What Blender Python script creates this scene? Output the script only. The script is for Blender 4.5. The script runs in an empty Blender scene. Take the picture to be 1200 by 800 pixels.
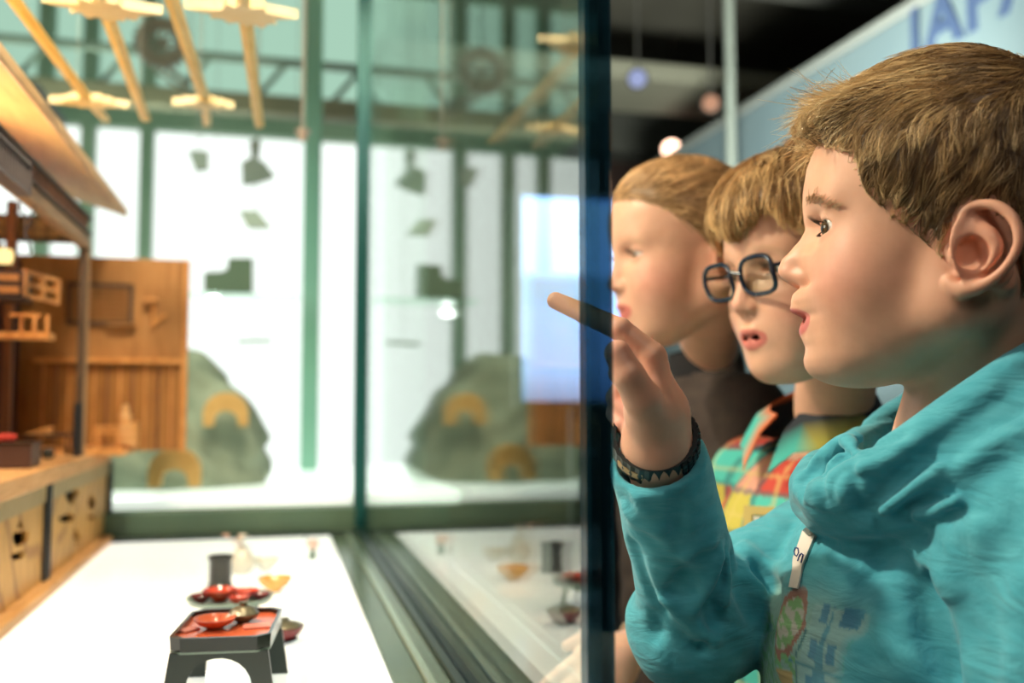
import bpy, math, random
import numpy as np
from mathutils import Vector, Matrix

random.seed(7)
rng = np.random.default_rng(7)
SC = bpy.context.scene
COL = SC.collection
f32 = np.float32

# ------------------------------------------------------------------ camera
FPX = 1100.0
YAW = math.atan(280 / FPX)
PIT = math.atan(70 / FPX)
CAMZ = 1.12
# "frame": u right, v up, w forward, all level, origin at the camera; turned to world by the yaw
_cp, _sp = math.cos(PIT), math.sin(PIT)


def P(px, py, d):
    """image point at depth d -> level frame (u, v, w)"""
    a = (px - 600) / FPX * d
    b = (400 - py) / FPX * d
    return np.array([a, b * _cp + d * _sp, d * _cp - b * _sp])


def to_world(V):
    V = np.asarray(V, dtype=float)
    c, s = math.cos(YAW), math.sin(YAW)
    out = np.empty_like(V)
    out[..., 0] = V[..., 0] * c + V[..., 2] * s
    out[..., 1] = -V[..., 0] * s + V[..., 2] * c
    out[..., 2] = V[..., 1] + CAMZ
    return out


def WP(px, py, d):
    return to_world(P(px, py, d))


def on_plane(px, py, axis, val):
    """image point -> world point where the ray meets the plane X|Y|Z = val (world)"""
    a, b = WP(px, py, 0.0), WP(px, py, 1.0)
    t = (val - a[axis]) / (b[axis] - a[axis])
    return a + (b - a) * t


# ------------------------------------------------------------------ objects
def mesh_obj(name, verts, faces, mat=None, parent=None, smooth=True):
    me = bpy.data.meshes.new(name)
    verts = np.asarray(verts, dtype=f32)
    if isinstance(faces, np.ndarray):
        n, k = faces.shape
        if n > 2000:                        # outward winding
            a, b, c = (verts[faces[:, i]] - verts.mean(0) for i in range(3))
            if (np.cross(a, b) * c).sum() < 0:
                faces = faces[:, ::-1]
        me.vertices.add(len(verts))
        me.vertices.foreach_set('co', verts.ravel())
        me.loops.add(n * k)
        me.loops.foreach_set('vertex_index', faces.astype(np.int32).ravel())
        me.polygons.add(n)
        me.polygons.foreach_set('loop_start', np.arange(0, n * k, k, dtype=np.int32))
        me.polygons.foreach_set('loop_total', np.full(n, k, dtype=np.int32))
        me.update(calc_edges=True)
    else:
        me.from_pydata([tuple(v) for v in verts.tolist()], [], faces)
        me.update()
    me.polygons.foreach_set('use_smooth', np.full(len(me.polygons), smooth, dtype=bool))
    o = bpy.data.objects.new(name, me)
    COL.objects.link(o)
    if mat is not None:
        me.materials.append(mat)
    if parent is not None:
        o.parent = parent
        o.matrix_parent_inverse = parent.matrix_basis.inverted()
    return o


def set_col(o, cols, name='Col'):
    me = o.data
    at = me.color_attributes.new(name, 'FLOAT_COLOR', 'POINT')
    c = np.ones((len(me.vertices), 4), dtype=f32)
    c[:, :3] = cols
    at.data.foreach_set('color', c.ravel())


def tag(o, label=None, cat=None, group=None, kind=None):
    if label: o['label'] = label
    if cat: o['category'] = cat
    if group: o['group'] = group
    if kind: o['kind'] = kind
    return o


def empty(name, loc, label=None, cat=None, group=None, rz=0.0):
    o = bpy.data.objects.new(name, None)
    o.empty_display_size = 0.05
    COL.objects.link(o)
    o.location = tuple(float(q) for q in loc)
    o.rotation_euler = (0, 0, rz)
    return tag(o, label, cat, group)


def copy_tree(o, parent=None, dx=(0, 0, 0)):
    c = o.copy()
    COL.objects.link(c)
    if parent is not None:
        c.parent = parent
    for ch in list(o.children):
        copy_tree(ch, c)
    return c


class MB:
    """collects boxes, tubes, lathes into one mesh"""
    def __init__(s):
        s.v = []; s.f = []

    def add(s, v, f):
        n = len(s.v)
        s.v += [tuple(map(float, q)) for q in v]
        s.f += [tuple(n + i for i in q) for q in f]
        return s

    def box(s, lo, hi, bev=0.0, rot=None, cen=None):
        x0, y0, z0 = lo; x1, y1, z1 = hi
        b = min(bev, (x1 - x0) * .45, (y1 - y0) * .45, (z1 - z0) * .45)
        if b <= 0:
            v = [(x0, y0, z0), (x1, y0, z0), (x1, y1, z0), (x0, y1, z0), (x0, y0, z1), (x1, y0, z1), (x1, y1, z1), (x0, y1, z1)]
            f = [(3, 2, 1, 0), (4, 5, 6, 7), (0, 1, 5, 4), (1, 2, 6, 5), (2, 3, 7, 6), (3, 0, 4, 7)]
        else:
            v = []
            for (X, sx) in ((x0, 1), (x1, -1)):
                for (Y, sy) in ((y0, 1), (y1, -1)):
                    for (Z, sz) in ((z0, 1), (z1, -1)):
                        v += [(X, Y + sy * b, Z + sz * b), (X + sx * b, Y, Z + sz * b), (X + sx * b, Y + sy * b, Z)]
            import itertools
            def I(ix, iy, iz, k): return ((ix * 2 + iy) * 2 + iz) * 3 + k
            f = []
            for ix in (0, 1): f.append([I(ix, 0, 0, 0), I(ix, 1, 0, 0), I(ix, 1, 1, 0), I(ix, 0, 1, 0)][::(1 if ix else -1)])
            for iy in (0, 1): f.append([I(0, iy, 0, 1), I(0, iy, 1, 1), I(1, iy, 1, 1), I(1, iy, 0, 1)][::(1 if iy else -1)])
            for iz in (0, 1): f.append([I(0, 0, iz, 2), I(1, 0, iz, 2), I(1, 1, iz, 2), I(0, 1, iz, 2)][::(1 if iz else -1)])
            for ix in (0, 1):
                for iy in (0, 1):
                    q = [I(ix, iy, 0, 0), I(ix, iy, 1, 0), I(ix, iy, 1, 1), I(ix, iy, 0, 1)]
                    f.append(q if (ix + iy) % 2 else q[::-1])
            for ix in (0, 1):
                for iz in (0, 1):
                    q = [I(ix, 0, iz, 0), I(ix, 0, iz, 2), I(ix, 1, iz, 2), I(ix, 1, iz, 0)]
                    f.append(q if (ix + iz) % 2 else q[::-1])
            for iy in (0, 1):
                for iz in (0, 1):
                    q = [I(0, iy, iz, 1), I(1, iy, iz, 1), I(1, iy, iz, 2), I(0, iy, iz, 2)]
                    f.append(q if (iy + iz) % 2 else q[::-1])
            for ix in (0, 1):
                for iy in (0, 1):
                    for iz in (0, 1):
                        q = [I(ix, iy, iz, 0), I(ix, iy, iz, 1), I(ix, iy, iz, 2)]
                        f.append(q if (ix + iy + iz) % 2 else q[::-1])
        if rot is not None:
            c = np.array(cen if cen is not None else [(x0 + x1) / 2, (y0 + y1) / 2, (z0 + z1) / 2])
            R = np.array(rot)
            v = [tuple(R @ (np.array(q) - c) + c) for q in v]
        return s.add(v, f)

    def tube(s, pts, r, n=10, cap=True, flat=1.0):
        pts = np.asarray(pts, float)
        m = len(pts)
        r = np.broadcast_to(np.asarray(r, float), (m,))
        T = np.gradient(pts, axis=0)
        T /= np.linalg.norm(T, axis=1)[:, None] + 1e-12
        a = np.array([0, 0, 1.0]) if abs(T[0][2]) < .9 else np.array([1.0, 0, 0])
        N = np.cross(T[0], a); N /= np.linalg.norm(N)
        v = []
        for i in range(m):
            N = N - T[i] * np.dot(N, T[i]); N /= np.linalg.norm(N) + 1e-12
            B = np.cross(T[i], N)
            for k in range(n):
                t = 2 * math.pi * k / n
                v.append(pts[i] + r[i] * (math.cos(t) * N + flat * math.sin(t) * B))
        f = [(i * n + k, i * n + (k + 1) % n, (i + 1) * n + (k + 1) % n, (i + 1) * n + k) for i in range(m - 1) for k in range(n)]
        if cap:
            f += [tuple(range(n))[::-1], tuple(range((m - 1) * n, m * n))]
        return s.add(v, f)

    def lathe(s, prof, c=(0, 0, 0), n=32, closed=False):
        """prof [(r,z)...] about a vertical axis at c"""
        v = []
        for r, z in prof:
            for k in range(n):
                t = 2 * math.pi * k / n
                v.append((c[0] + r * math.cos(t), c[1] + r * math.sin(t), c[2] + z))
        m = len(prof)
        f = [(i * n + k, i * n + (k + 1) % n, (i + 1) * n + (k + 1) % n, (i + 1) * n + k) for i in range(m - 1) for k in range(n)]
        if closed:
            f += [((m - 1) * n + k, (m - 1) * n + (k + 1) % n, (k + 1) % n, k) for k in range(n)]
        else:
            f += [tuple(range(n))[::-1], tuple(range((m - 1) * n, m * n))]
        return s.add(v, f)

    def prism(s, poly, axis, a, b):
        """polygon (2-D, the two other axes in order) extruded along axis from a to b"""
        n = len(poly)
        o = [i for i in range(3) if i != axis]
        v = []
        for t in (a, b):
            for q in poly:
                w = [0, 0, 0]; w[axis] = t; w[o[0]] = q[0]; w[o[1]] = q[1]
                v.append(w)
        f = [tuple(range(n)), tuple(range(n, 2 * n))[::-1]]
        f += [(i, n + i, n + (i + 1) % n, (i + 1) % n) for i in range(n)]
        return s.add(v, f)

    def xf(s, M):
        M = np.array(M)
        v = np.array(s.v)
        s.v = [tuple(q) for q in (v @ M[:3, :3].T + M[:3, 3])]
        return s

    def build(s, name, mat=None, parent=None, smooth=False):
        import bmesh
        o = mesh_obj(name, s.v, s.f, mat, parent, smooth)
        bm = bmesh.new(); bm.from_mesh(o.data)
        bmesh.ops.recalc_face_normals(bm, faces=bm.faces)
        bm.to_mesh(o.data); bm.free()
        if smooth:
            try:
                o.data.set_sharp_from_angle(angle=math.radians(40))
            except Exception:
                pass
        return o


# ------------------------------------------------------------------ signed distance modelling
def smin(a, b, k):
    h = np.clip(.5 + .5 * (b - a) / k, 0, 1)
    return b + (a - b) * h - k * h * (1 - h)


def smax(a, b, k):
    return -smin(-a, -b, k)


def ell(p, c, r, R=None):
    q = p - np.asarray(c, f32)
    if R is not None:
        q = q @ np.asarray(R, f32)
    r = np.asarray(r, f32)
    k0 = np.sqrt(((q / r) ** 2).sum(-1))
    k1 = np.sqrt(((q / (r * r)) ** 2).sum(-1)) + 1e-9
    return k0 * (k0 - 1) / k1


def cap(p, a, b, ra, rb=None):
    if rb is None: rb = ra
    a = np.asarray(a, f32); b = np.asarray(b, f32)
    ba = b - a
    pa = p - a
    t = np.clip((pa @ ba) / (ba @ ba + 1e-12), 0, 1)
    d = np.sqrt(((pa - t[..., None] * ba) ** 2).sum(-1))
    return d - (ra + (rb - ra) * t)


def poly(p, pts, rs, k=None):
    """polyline of tapered capsules"""
    if np.isscalar(rs): rs = [rs] * len(pts)
    d = None
    for i in range(len(pts) - 1):
        e = cap(p, pts[i], pts[i + 1], rs[i], rs[i + 1])
        d = e if d is None else (np.minimum(d, e) if not k else smin(d, e, k))
    return d


def sdf_mesh(fn, lo, hi, h, lip=1.5):
    lo = np.asarray(lo, float); hi = np.asarray(hi, float)
    C = 4
    nb = np.ceil((hi - lo) / (h * C)).astype(int)
    n = nb * C + 1
    bc = [lo[i] + (np.arange(nb[i]) + .5) * h * C for i in range(3)]
    G = np.stack(np.meshgrid(*bc, indexing='ij'), -1).reshape(-1, 3).astype(f32)
    D = np.concatenate([fn(G[i:i + 300000]) for i in range(0, len(G), 300000)]).reshape(nb)
    act = np.abs(D) < h * C * .87 * lip
    node = np.zeros(n, bool)
    val = np.ones(n, f32)
    up = np.repeat(np.repeat(np.repeat(D, C, 0), C, 1), C, 2)
    val[:-1, :-1, :-1] = up
    val[-1] = val[-2]; val[:, -1] = val[:, -2]; val[:, :, -1] = val[:, :, -2]
    ai = np.argwhere(act) * C
    r = np.arange(C + 1)
    off = np.stack(np.meshgrid(r, r, r, indexing='ij'), -1).reshape(-1, 3)
    for i in range(0, len(ai), 20000):
        q = (ai[i:i + 20000, None, :] + off[None]).reshape(-1, 3)
        node[q[:, 0], q[:, 1], q[:, 2]] = True
    idx = np.argwhere(node)
    for i in range(0, len(idx), 400000):
        q = idx[i:i + 400000]
        val[q[:, 0], q[:, 1], q[:, 2]] = fn((q * h + lo).astype(f32))
    s = val < 0
    # cells with mixed signs
    S = s.astype(np.int8)
    cnt = sum(S[a:n[0] - 1 + a, b:n[1] - 1 + b, c:n[2] - 1 + c] for a in (0, 1) for b in (0, 1) for c in (0, 1))
    mix = (cnt > 0) & (cnt < 8)
    ci = np.argwhere(mix)
    vid = -np.ones(np.array(n) - 1, np.int64)
    vid[mix] = np.arange(len(ci))
    acc = np.zeros((len(ci), 3)); num = np.zeros(len(ci))
    for ax in range(3):
        o = [i for i in range(3) if i != ax]
        for a in (0, 1):
            for b in (0, 1):
                c0 = ci.copy(); c0[:, o[0]] += a; c0[:, o[1]] += b
                c1 = c0.copy(); c1[:, ax] += 1
                v0 = val[c0[:, 0], c0[:, 1], c0[:, 2]]; v1 = val[c1[:, 0], c1[:, 1], c1[:, 2]]
                m = (v0 < 0) != (v1 < 0)
                t = np.where(m, v0 / np.where(m, v0 - v1, 1), 0)
                p = c0.astype(float); p[:, ax] += t
                acc[m] += p[m]; num[m] += 1
    V = acc / num[:, None] * h + lo
    F = []
    for ax in range(3):
        o = [i for i in range(3) if i != ax]
        sl0 = [slice(None)] * 3; sl1 = [slice(None)] * 3
        sl0[ax] = slice(0, n[ax] - 1); sl1[ax] = slice(1, n[ax])
        A = s[tuple(sl0)]; B = s[tuple(sl1)]
        e = np.argwhere(A != B)
        ok = (e[:, o[0]] > 0) & (e[:, o[1]] > 0) & (e[:, o[0]] < n[o[0]] - 1) & (e[:, o[1]] < n[o[1]] - 1)
        e = e[ok]
        ins = A[e[:, 0], e[:, 1], e[:, 2]]
        q = []
        for (a, b) in ((-1, -1), (0, -1), (0, 0), (-1, 0)):
            c = e.copy(); c[:, o[0]] += a; c[:, o[1]] += b
            q.append(vid[c[:, 0], c[:, 1], c[:, 2]])
        q = np.stack(q, 1)
        flip = ins if ax != 1 else ~ins
        q[~flip] = q[~flip][:, ::-1]
        F.append(q)
    F = np.concatenate(F)
    F = F[(F >= 0).all(1)]
    return V, F


def relax(V, F, it=1, lam=.5):
    for _ in range(it):
        S = np.zeros_like(V); N = np.zeros(len(V))
        for k in range(4):
            a = F[:, k]; b = F[:, (k + 1) % 4]
            for j in range(3):
                S[:, j] += np.bincount(a, V[b, j], len(V)) + np.bincount(b, V[a, j], len(V))
            N += np.bincount(a, minlength=len(V)) + np.bincount(b, minlength=len(V))
        V = V + lam * (S / np.maximum(N, 1)[:, None] - V)
    return V


def sst(x, a, b):
    t = np.clip((x - a) / (b - a), 0, 1)
    return t * t * (3 - 2 * t)


def rotm(ax, ang):
    return np.array(Matrix.Rotation(ang, 3, ax))


# ------------------------------------------------------------------ materials
MATS = {}


def mat(name, col=(.5, .5, .5), rough=.5, metal=0.0, spec=.5, **kw):
    if name in MATS: return MATS[name]
    m = bpy.data.materials.new(name)
    m.use_nodes = True
    b = m.node_tree.nodes['Principled BSDF']
    b.inputs['Base Color'].default_value = (*col, 1)
    b.inputs['Roughness'].default_value = rough
    b.inputs['Metallic'].default_value = metal
    b.inputs['Specular IOR Level'].default_value = spec
    for k, v in kw.items():
        b.inputs[k.replace('_', ' ')].default_value = v
    MATS[name] = m
    return m


def N(m, t, **kw):
    n = m.node_tree.nodes.new(t)
    for k, v in kw.items():
        if k.startswith('i_'):
            n.inputs[k[2:].replace('_', ' ')].default_value = v
        else:
            setattr(n, k, v)
    return n


def L(m, a, b):
    m.node_tree.links.new(a, b)


def bsdf(m): return m.node_tree.nodes['Principled BSDF']


def ramp(m, fac, stops, interp='LINEAR'):
    r = N(m, 'ShaderNodeValToRGB')
    r.color_ramp.interpolation = interp
    e = r.color_ramp.elements
    while len(e) < len(stops): e.new(.5)
    for q, (p, c) in zip(e, stops):
        q.position = p; q.color = (*c, 1)
    L(m, fac, r.inputs['Fac'])
    return r.outputs['Color']


def bump(m, height, strength=.3, dist=.001):
    b = N(m, 'ShaderNodeBump')
    b.inputs['Strength'].default_value = strength
    b.inputs['Distance'].default_value = dist
    L(m, height, b.inputs['Height'])
    L(m, b.outputs['Normal'], bsdf(m).inputs['Normal'])


def noisy(name, c1, c2, scale=50, rough=.6, detail=4, bmp=0.0, bdist=.001, stretch=(1, 1, 1), **kw):
    if name in MATS: return MATS[name]
    m = mat(name, c1, rough, **kw)
    tc = N(m, 'ShaderNodeTexCoord'); mp = N(m, 'ShaderNodeMapping')
    mp.inputs['Scale'].default_value = stretch
    L(m, tc.outputs['Object'], mp.inputs['Vector'])
    nz = N(m, 'ShaderNodeTexNoise', i_Scale=scale, i_Detail=detail)
    L(m, mp.outputs['Vector'], nz.inputs['Vector'])
    L(m, ramp(m, nz.outputs['Fac'], [(.3, c1), (.7, c2)]), bsdf(m).inputs['Base Color'])
    if bmp: bump(m, nz.outputs['Fac'], bmp, bdist)
    return m


def emit(name, col, strength):
    if name in MATS: return MATS[name]
    m = bpy.data.materials.new(name); m.use_nodes = True
    nt = m.node_tree; nt.nodes.clear()
    e = nt.nodes.new('ShaderNodeEmission'); o = nt.nodes.new('ShaderNodeOutputMaterial')
    e.inputs['Color'].default_value = (*col, 1); e.inputs['Strength'].default_value = strength
    nt.links.new(e.outputs[0], o.inputs['Surface'])
    MATS[name] = m
    return m
# ------------------------------------------------------------------ skin, hair and cloth materials
def skin_mat(name, rough=.42, sss=.12, tint=(1, 1, 1)):
    m = mat(name, (.8, .5, .35), rough, spec=.35)
    b = bsdf(m)
    a = N(m, 'ShaderNodeVertexColor', layer_name='Col')
    tc = N(m, 'ShaderNodeTexCoord')
    nz = N(m, 'ShaderNodeTexNoise', i_Scale=55.0, i_Detail=5.0)
    L(m, tc.outputs['Object'], nz.inputs['Vector'])
    mx = N(m, 'ShaderNodeMix', data_type='RGBA', blend_type='MULTIPLY')
    mx.inputs['Factor'].default_value = 1
    L(m, a.outputs['Color'], mx.inputs['A'])
    L(m, ramp(m, nz.outputs['Fac'], [(.3, (.93 * tint[0], .9 * tint[1], .88 * tint[2])), (.7, (1.03 * tint[0], 1.03 * tint[1], 1.03 * tint[2]))]), mx.inputs['B'])
    L(m, mx.outputs['Result'], b.inputs['Base Color'])
    b.inputs['Subsurface Weight'].default_value = sss
    b.inputs['Subsurface Radius'].default_value = (1.0, .35, .18)
    b.inputs['Subsurface Scale'].default_value = .006
    n2 = N(m, 'ShaderNodeTexNoise', i_Scale=700.0, i_Detail=3.0)
    L(m, tc.outputs['Object'], n2.inputs['Vector'])
    bump(m, n2.outputs['Fac'], .12, .0004)
    return m


def hair_mat(name, rough=.38):
    m = mat(name, (.4, .25, .12), rough, spec=.55)
    a = N(m, 'ShaderNodeVertexColor', layer_name='Col')
    L(m, a.outputs['Color'], bsdf(m).inputs['Base Color'])
    return m


class Frame:
    def __init__(s, O, F, U=(0, 1, 0)):
        s.O = np.asarray(O, float)
        F = np.asarray(F, float); F /= np.linalg.norm(F)
        U = np.asarray(U, float); U = U - F * (U @ F); U /= np.linalg.norm(U)
        s.F, s.U = F, U
        s.S = np.cross(F, U)                  # towards the person's left, the camera side when facing -u
        s.R = np.stack([s.F, s.S, s.U])       # rows

    def loc(s, p): return (p - s.O.astype(p.dtype)) @ s.R.T.astype(p.dtype)
    def glo(s, q): return np.asarray(q) @ s.R + s.O

    def px(s, px, py, y=0.0):
        """pixel -> local point on the plane y = const"""
        a, b = s.loc(P(px, py, 0.)), s.loc(P(px, py, 1.))
        t = (y - a[1]) / (b[1] - a[1])
        return a + (b - a) * t


HF = Frame(P(1080, 270, .66), (-math.cos(math.radians(21)), 0, math.sin(math.radians(21))))


# ------------------------------------------------------------------ head (x forward, y to the side, z up)
HELIX = [(1136, 268), (1120, 262), (1128, 248), (1146, 240), (1168, 241), (1187, 255), (1194, 279), (1186, 303), (1170, 322), (1150, 335), (1128, 340), (1113, 331)]
ANTI = [(1143, 262), (1160, 272), (1168, 289), (1160, 306), (1143, 314), (1127, 318)]
ANTI2 = [(1136, 268), (1150, 274), (1164, 280)]


def ear_pt(px, py, lift=0.0):
    back = min(max((px - 1105) / 90, 0), 1)
    return tuple(float(v) for v in HF.px(px, py, .0655 + .016 * back + lift))


def smooth_path(Q, sub=3):
    Q = np.asarray(Q, float); n = len(Q); out = []
    for k in range((n - 1) * sub + 1):
        i = min(k // sub, n - 2); f = k / sub - i
        p0, p1, p2, p3 = Q[max(i - 1, 0)], Q[i], Q[i + 1], Q[min(i + 2, n - 1)]
        out.append(.5 * ((2 * p1) + (-p0 + p2) * f + (2 * p0 - 5 * p1 + 4 * p2 - p3) * f * f + (-p0 + 3 * p1 - 3 * p2 + p3) * f ** 3))
    return np.array(out)


def head_fn(open_mouth=.0022, ears=True, chin=1.0, brow=1.0, eye_open=.0050, smile=0.0):
    H = [ear_pt(*q, .002) for q in HELIX]
    A = [ear_pt(*q, .0005) for q in ANTI]
    A2 = [ear_pt(*q, .000) for q in ANTI2]
    HR = [.0016, .0020, .0024, .0026, .0028, .0028, .0026, .0024, .0025, .0034, .0040, .0030]
    HR = list(1.22 * np.interp(np.linspace(0, 11, 34), range(12), HR))
    H = smooth_path(H); A = smooth_path(A)
    AR = list(np.interp(np.linspace(0, 5, len(A)), range(6), [.0022, .0032, .0036, .0034, .0032, .0030]))

    def fn(p):
        q = p.copy(); q[:, 1] = np.abs(q[:, 1])
        d = ell(q, (-.012, 0, .035), (.090, .0735, .077))
        d = smin(d, ell(q, (-.035, 0, .010), (.066, .066, .075)), .02)
        d = smin(d, ell(q, (.022, .0, -.028), (.053, .059, .068)), .022)
        d = smin(d, ell(q, (.030, 0, -.072), (.042, .040, .034)), .018)
        d = smin(d, cap(q, (.045, .015, -.086), (-.014, .043, -.060), .017, .019), .028)
        d = smin(d, cap(q, (-.016, .047, -.058), (-.020, .056, -.02), .016, .012), .02)
        d = smin(d, ell(q, (.040, .032, -.038), (.026, .023, .030)), .022)
        d = smin(d, cap(q, (.062, 0, .018), (.050, .036, .020), .011, .011), .014)
        # eye sockets
        d = smax(d, -ell(q, (.076, .031, .001), (.014, .017, .011)), .010)
        # nose
        d = smin(d, cap(q, (.069, 0, .004), (.0815, 0, -.026), .0060, .0082), .009)
        d = smin(d, ell(q, (.0805, 0, -.0300), (.0098, .0088, .0078)), .005)
        d = smin(d, ell(q, (.0745, .0088, -.0325), (.0090, .0062, .0070)), .004)
        d = smax(d, -ell(q, (.0795, .0056, -.0395), (.0052, .0026, .0040)), .002)
        # muzzle and chin
        d = smin(d, ell(q, (.0585, 0, -.056), (.0195, .025, .020)), .012)
        d = smin(d, ell(q, (.0570, 0, -.090), (.0185 * chin, .019, .0165)), .012)
        # lips
        z0 = -.0600
        up = [(.0785, 0, -.0545), (.0770, .006, -.0543), (.0715, .013, -.0570), (.0635, .0195, z0 - .0008 + smile)]
        lo = [(.0740, 0, -.0685), (.0725, .006, -.0685), (.0680, .012, -.0660), (.0630, .0185, z0 - .002 + smile)]
        d = smin(d, poly(q, up, [.0045, .0044, .0036, .0016], .002), .0035)
        d = smin(d, poly(q, lo, [.0052, .0050, .0040, .0016], .002), .0035)
        md = [(.086, 0, -.0612), (.0775, .008, -.0612), (.0700, .0145, -.0612 + smile * .5), (.0655, .0185, z0 - .001 + smile)]
        d = smax(d, -poly(q, md, [open_mouth, open_mouth, open_mouth * .95, open_mouth * .35]), .0014)
        d = smax(d, -ell(q, (.066, 0, -.0612), (.012, .014, open_mouth * 1.3)), .001)
        # eyelids around the ball, then the slit
        lid = ell(q, (.0535, .0310, .0000), (.0138, .0142, .0138))
        d = smin(d, lid, .004)
        crease = poly(q, [(.0660, .020, .0055), (.0685, .029, .0085), (.0625, .041, .0055)], .0008)
        d = smax(d, -crease, .002)
        slit = ell(q, (.0655, .0328, .0002), (.0125, .0152, eye_open))
        d = smax(d, -slit, .0012)
        if ears:
            e = ell(q, ear_pt(1150, 290, -.003), (.0205, .0030, .0265), rotm('Z', math.radians(23)))
            e = smin(e, poly(q, H, HR), .0035)
            e = smin(e, poly(q, A, AR), .003)
            e = smin(e, poly(q, A2, .0024), .003)
            e = smin(e, ell(q, ear_pt(1119, 300, .0005), (.0035, .0035, .0055)), .003)
            e = smin(e, cap(q, (-.028, .056, -.022), ear_pt(1148, 290, -.008), .013, .011), .010)
            e = smax(e, -ell(q, ear_pt(1140, 297, .0040), (.0095, .0075, .0105)), .003)
            e = smax(e, -ell(q, ear_pt(1131, 304, .000), (.0045, .0085, .0048)), .002)
            e = smax(e, -poly(q, [ear_pt(1150, 256, .004), ear_pt(1170, 262, .004), ear_pt(1180, 284, .004)], [.0030, .0030, .0026]), .002)
            d = smin(d, e, .004)
        return d
    return fn


PROFILE_PX = [(960, 165), (945, 202), (940.7, 228), (940.5, 245), (941.5, 257), (944, 270), (937, 282), (925, 295), (915, 305), (911, 316), (914, 324), (921, 331), (931, 338), (928.5, 346), (925.5, 356), (925, 362), (928, 367), (937, 371), (941, 375), (938, 380), (936, 387), (937, 394), (941, 401), (944, 407), (943.5, 414), (941.5, 422), (943, 431), (948, 440)]


def warp_profile(V, prof, x_lo=.030, x_hi=.058, sig=.024):
    """slide the front of the face so that the midline follows the profile"""
    z = np.array([q[2] for q in prof]); x = np.array([q[0] for q in prof])
    o = np.argsort(z); z, x = z[o], x[o]
    zs = np.arange(z[0] + .001, z[-1], .0012)
    mid = V[np.abs(V[:, 1]) < .0022]
    act = []
    for t in zs:
        m = mid[np.abs(mid[:, 2] - t) < .0011]
        act.append(m[:, 0].max() if len(m) else np.nan)
    act = np.array(act)
    dl = np.interp(zs, z, x) - act
    ok = ~np.isnan(dl)
    dl = np.interp(zs, zs[ok], dl[ok])
    dl = np.convolve(np.pad(dl, 1, 'edge'), [.25, .5, .25], 'valid')
    D = np.interp(V[:, 2], zs, dl)
    D *= sst(V[:, 2], z[0] - .012, z[0] + .002)
    w = np.exp(-(V[:, 1] / sig) ** 2) * sst(V[:, 0], x_lo, x_hi)
    V = V.copy(); V[:, 0] += D * w
    return V, float(np.abs(dl).max())


def skin_color(q, base=(.78, .425, .285), lip=(.66, .17, .16)):
    """q head-local"""
    y = np.abs(q[:, 1]); x, z = q[:, 0], q[:, 2]
    c = np.tile(np.array(base, f32), (len(q), 1))
    def mixin(w, col):
        nonlocal c
        w = np.clip(w, 0, 1)[:, None]
        c = c * (1 - w) + np.array(col, f32) * w
    def bl(cx, cy, cz, r): return np.exp(-((x - cx) ** 2 + (y - cy) ** 2 + (z - cz) ** 2) / r ** 2)
    mixin(.60 * bl(.052, .045, -.035, .026), (.80, .32, .24))
    mixin(.45 * bl(.088, 0, -.028, .012), (.80, .36, .28))
    mixin(.5 * bl(-.030, .075, -.025, .032) * (y > .06), (.80, .33, .22))
    # lips: between the muzzle edges
    zc = -.0612
    e = np.abs((z - zc)) - np.where(z > zc, .0092, .0118) * np.sqrt(np.clip(1 - (y / .0215) ** 2, 0, 1))
    w = (1 - sst(e, -.0012, .0010)) * (x > .058) * (y < .0215)
    mixin(.92 * w, lip)
    # brow
    bz = .0225 - 16 * (y - .022) ** 2
    w = np.exp(-((z - bz) / .0030) ** 2) * sst(y, .010, .016) * (1 - sst(y, .044, .052)) * (x > .03)
    mixin(.25 * w, (.45, .27, .14))
    # lash line / inside of mouth
    w = np.exp(-((z - (.0047 - 22 * (y - .031) ** 2)) / .0010) ** 2) * (1 - sst(np.abs(y - .031), .010, .0135)) * (x > .045)
    mixin(.75 * w, (.10, .05, .03))
    w = ((x < .066) & (x > .045) & (np.abs(z - zc) < .004) & (y < .016))
    mixin(.9 * w.astype(f32), (.12, .02, .02))
    return c


# ------------------------------------------------------------------ hair strands
def tube_strands(paths, r0, cols, taper=.25):
    """paths (n, m, 3), r0 (n,), cols (n,3) -> verts, faces, vertex colours; three-sided tapering hairs"""
    n, m, _ = paths.shape
    T = np.gradient(paths, axis=1)
    T /= np.linalg.norm(T, axis=2)[..., None] + 1e-12
    up = np.array([.31, .52, .79])
    A = np.cross(T, up); A /= np.linalg.norm(A, axis=2)[..., None] + 1e-9
    B = np.cross(T, A)
    t = np.linspace(0, 1, m)
    rr = r0[:, None] * (np.minimum(1, .5 + t * 4) * (1 - (1 - taper) * t ** 2))[None]
    V = []
    for k in range(3):
        a = 2 * math.pi * k / 3
        V.append(paths + rr[..., None] * (math.cos(a) * A + math.sin(a) * B))
    V = np.stack(V, 2)                        # n m 3 3
    idx = np.arange(n * m * 3).reshape(n, m, 3)
    F = []
    for k in range(3):
        k2 = (k + 1) % 3
        F.append(np.stack([idx[:, :-1, k], idx[:, :-1, k2], idx[:, 1:, k2], idx[:, 1:, k]], -1).reshape(-1, 4))
    C = np.repeat(cols, m * 3, axis=0)
    return V.reshape(-1, 3), np.concatenate(F), C


def clump(paths, n_c, amount, seed=1):
    """draw neighbouring hairs together towards their tips so that they form locks"""
    r = np.random.default_rng(seed)
    n, m, _ = paths.shape
    c = r.permutation(n)[:n_c]
    R = paths[:, 0]; C = R[c]
    near = np.empty(n, int)
    for i in range(0, n, 4000):
        d = ((R[i:i + 4000, None] - C[None]) ** 2).sum(-1)
        near[i:i + 4000] = c[d.argmin(1)]
    t = np.linspace(0, 1, m)[None, :, None]
    w = amount * t ** 1.4 * r.uniform(.6, 1.1, (n, 1, 1))
    return paths * (1 - w) + paths[near] * w, near


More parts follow.
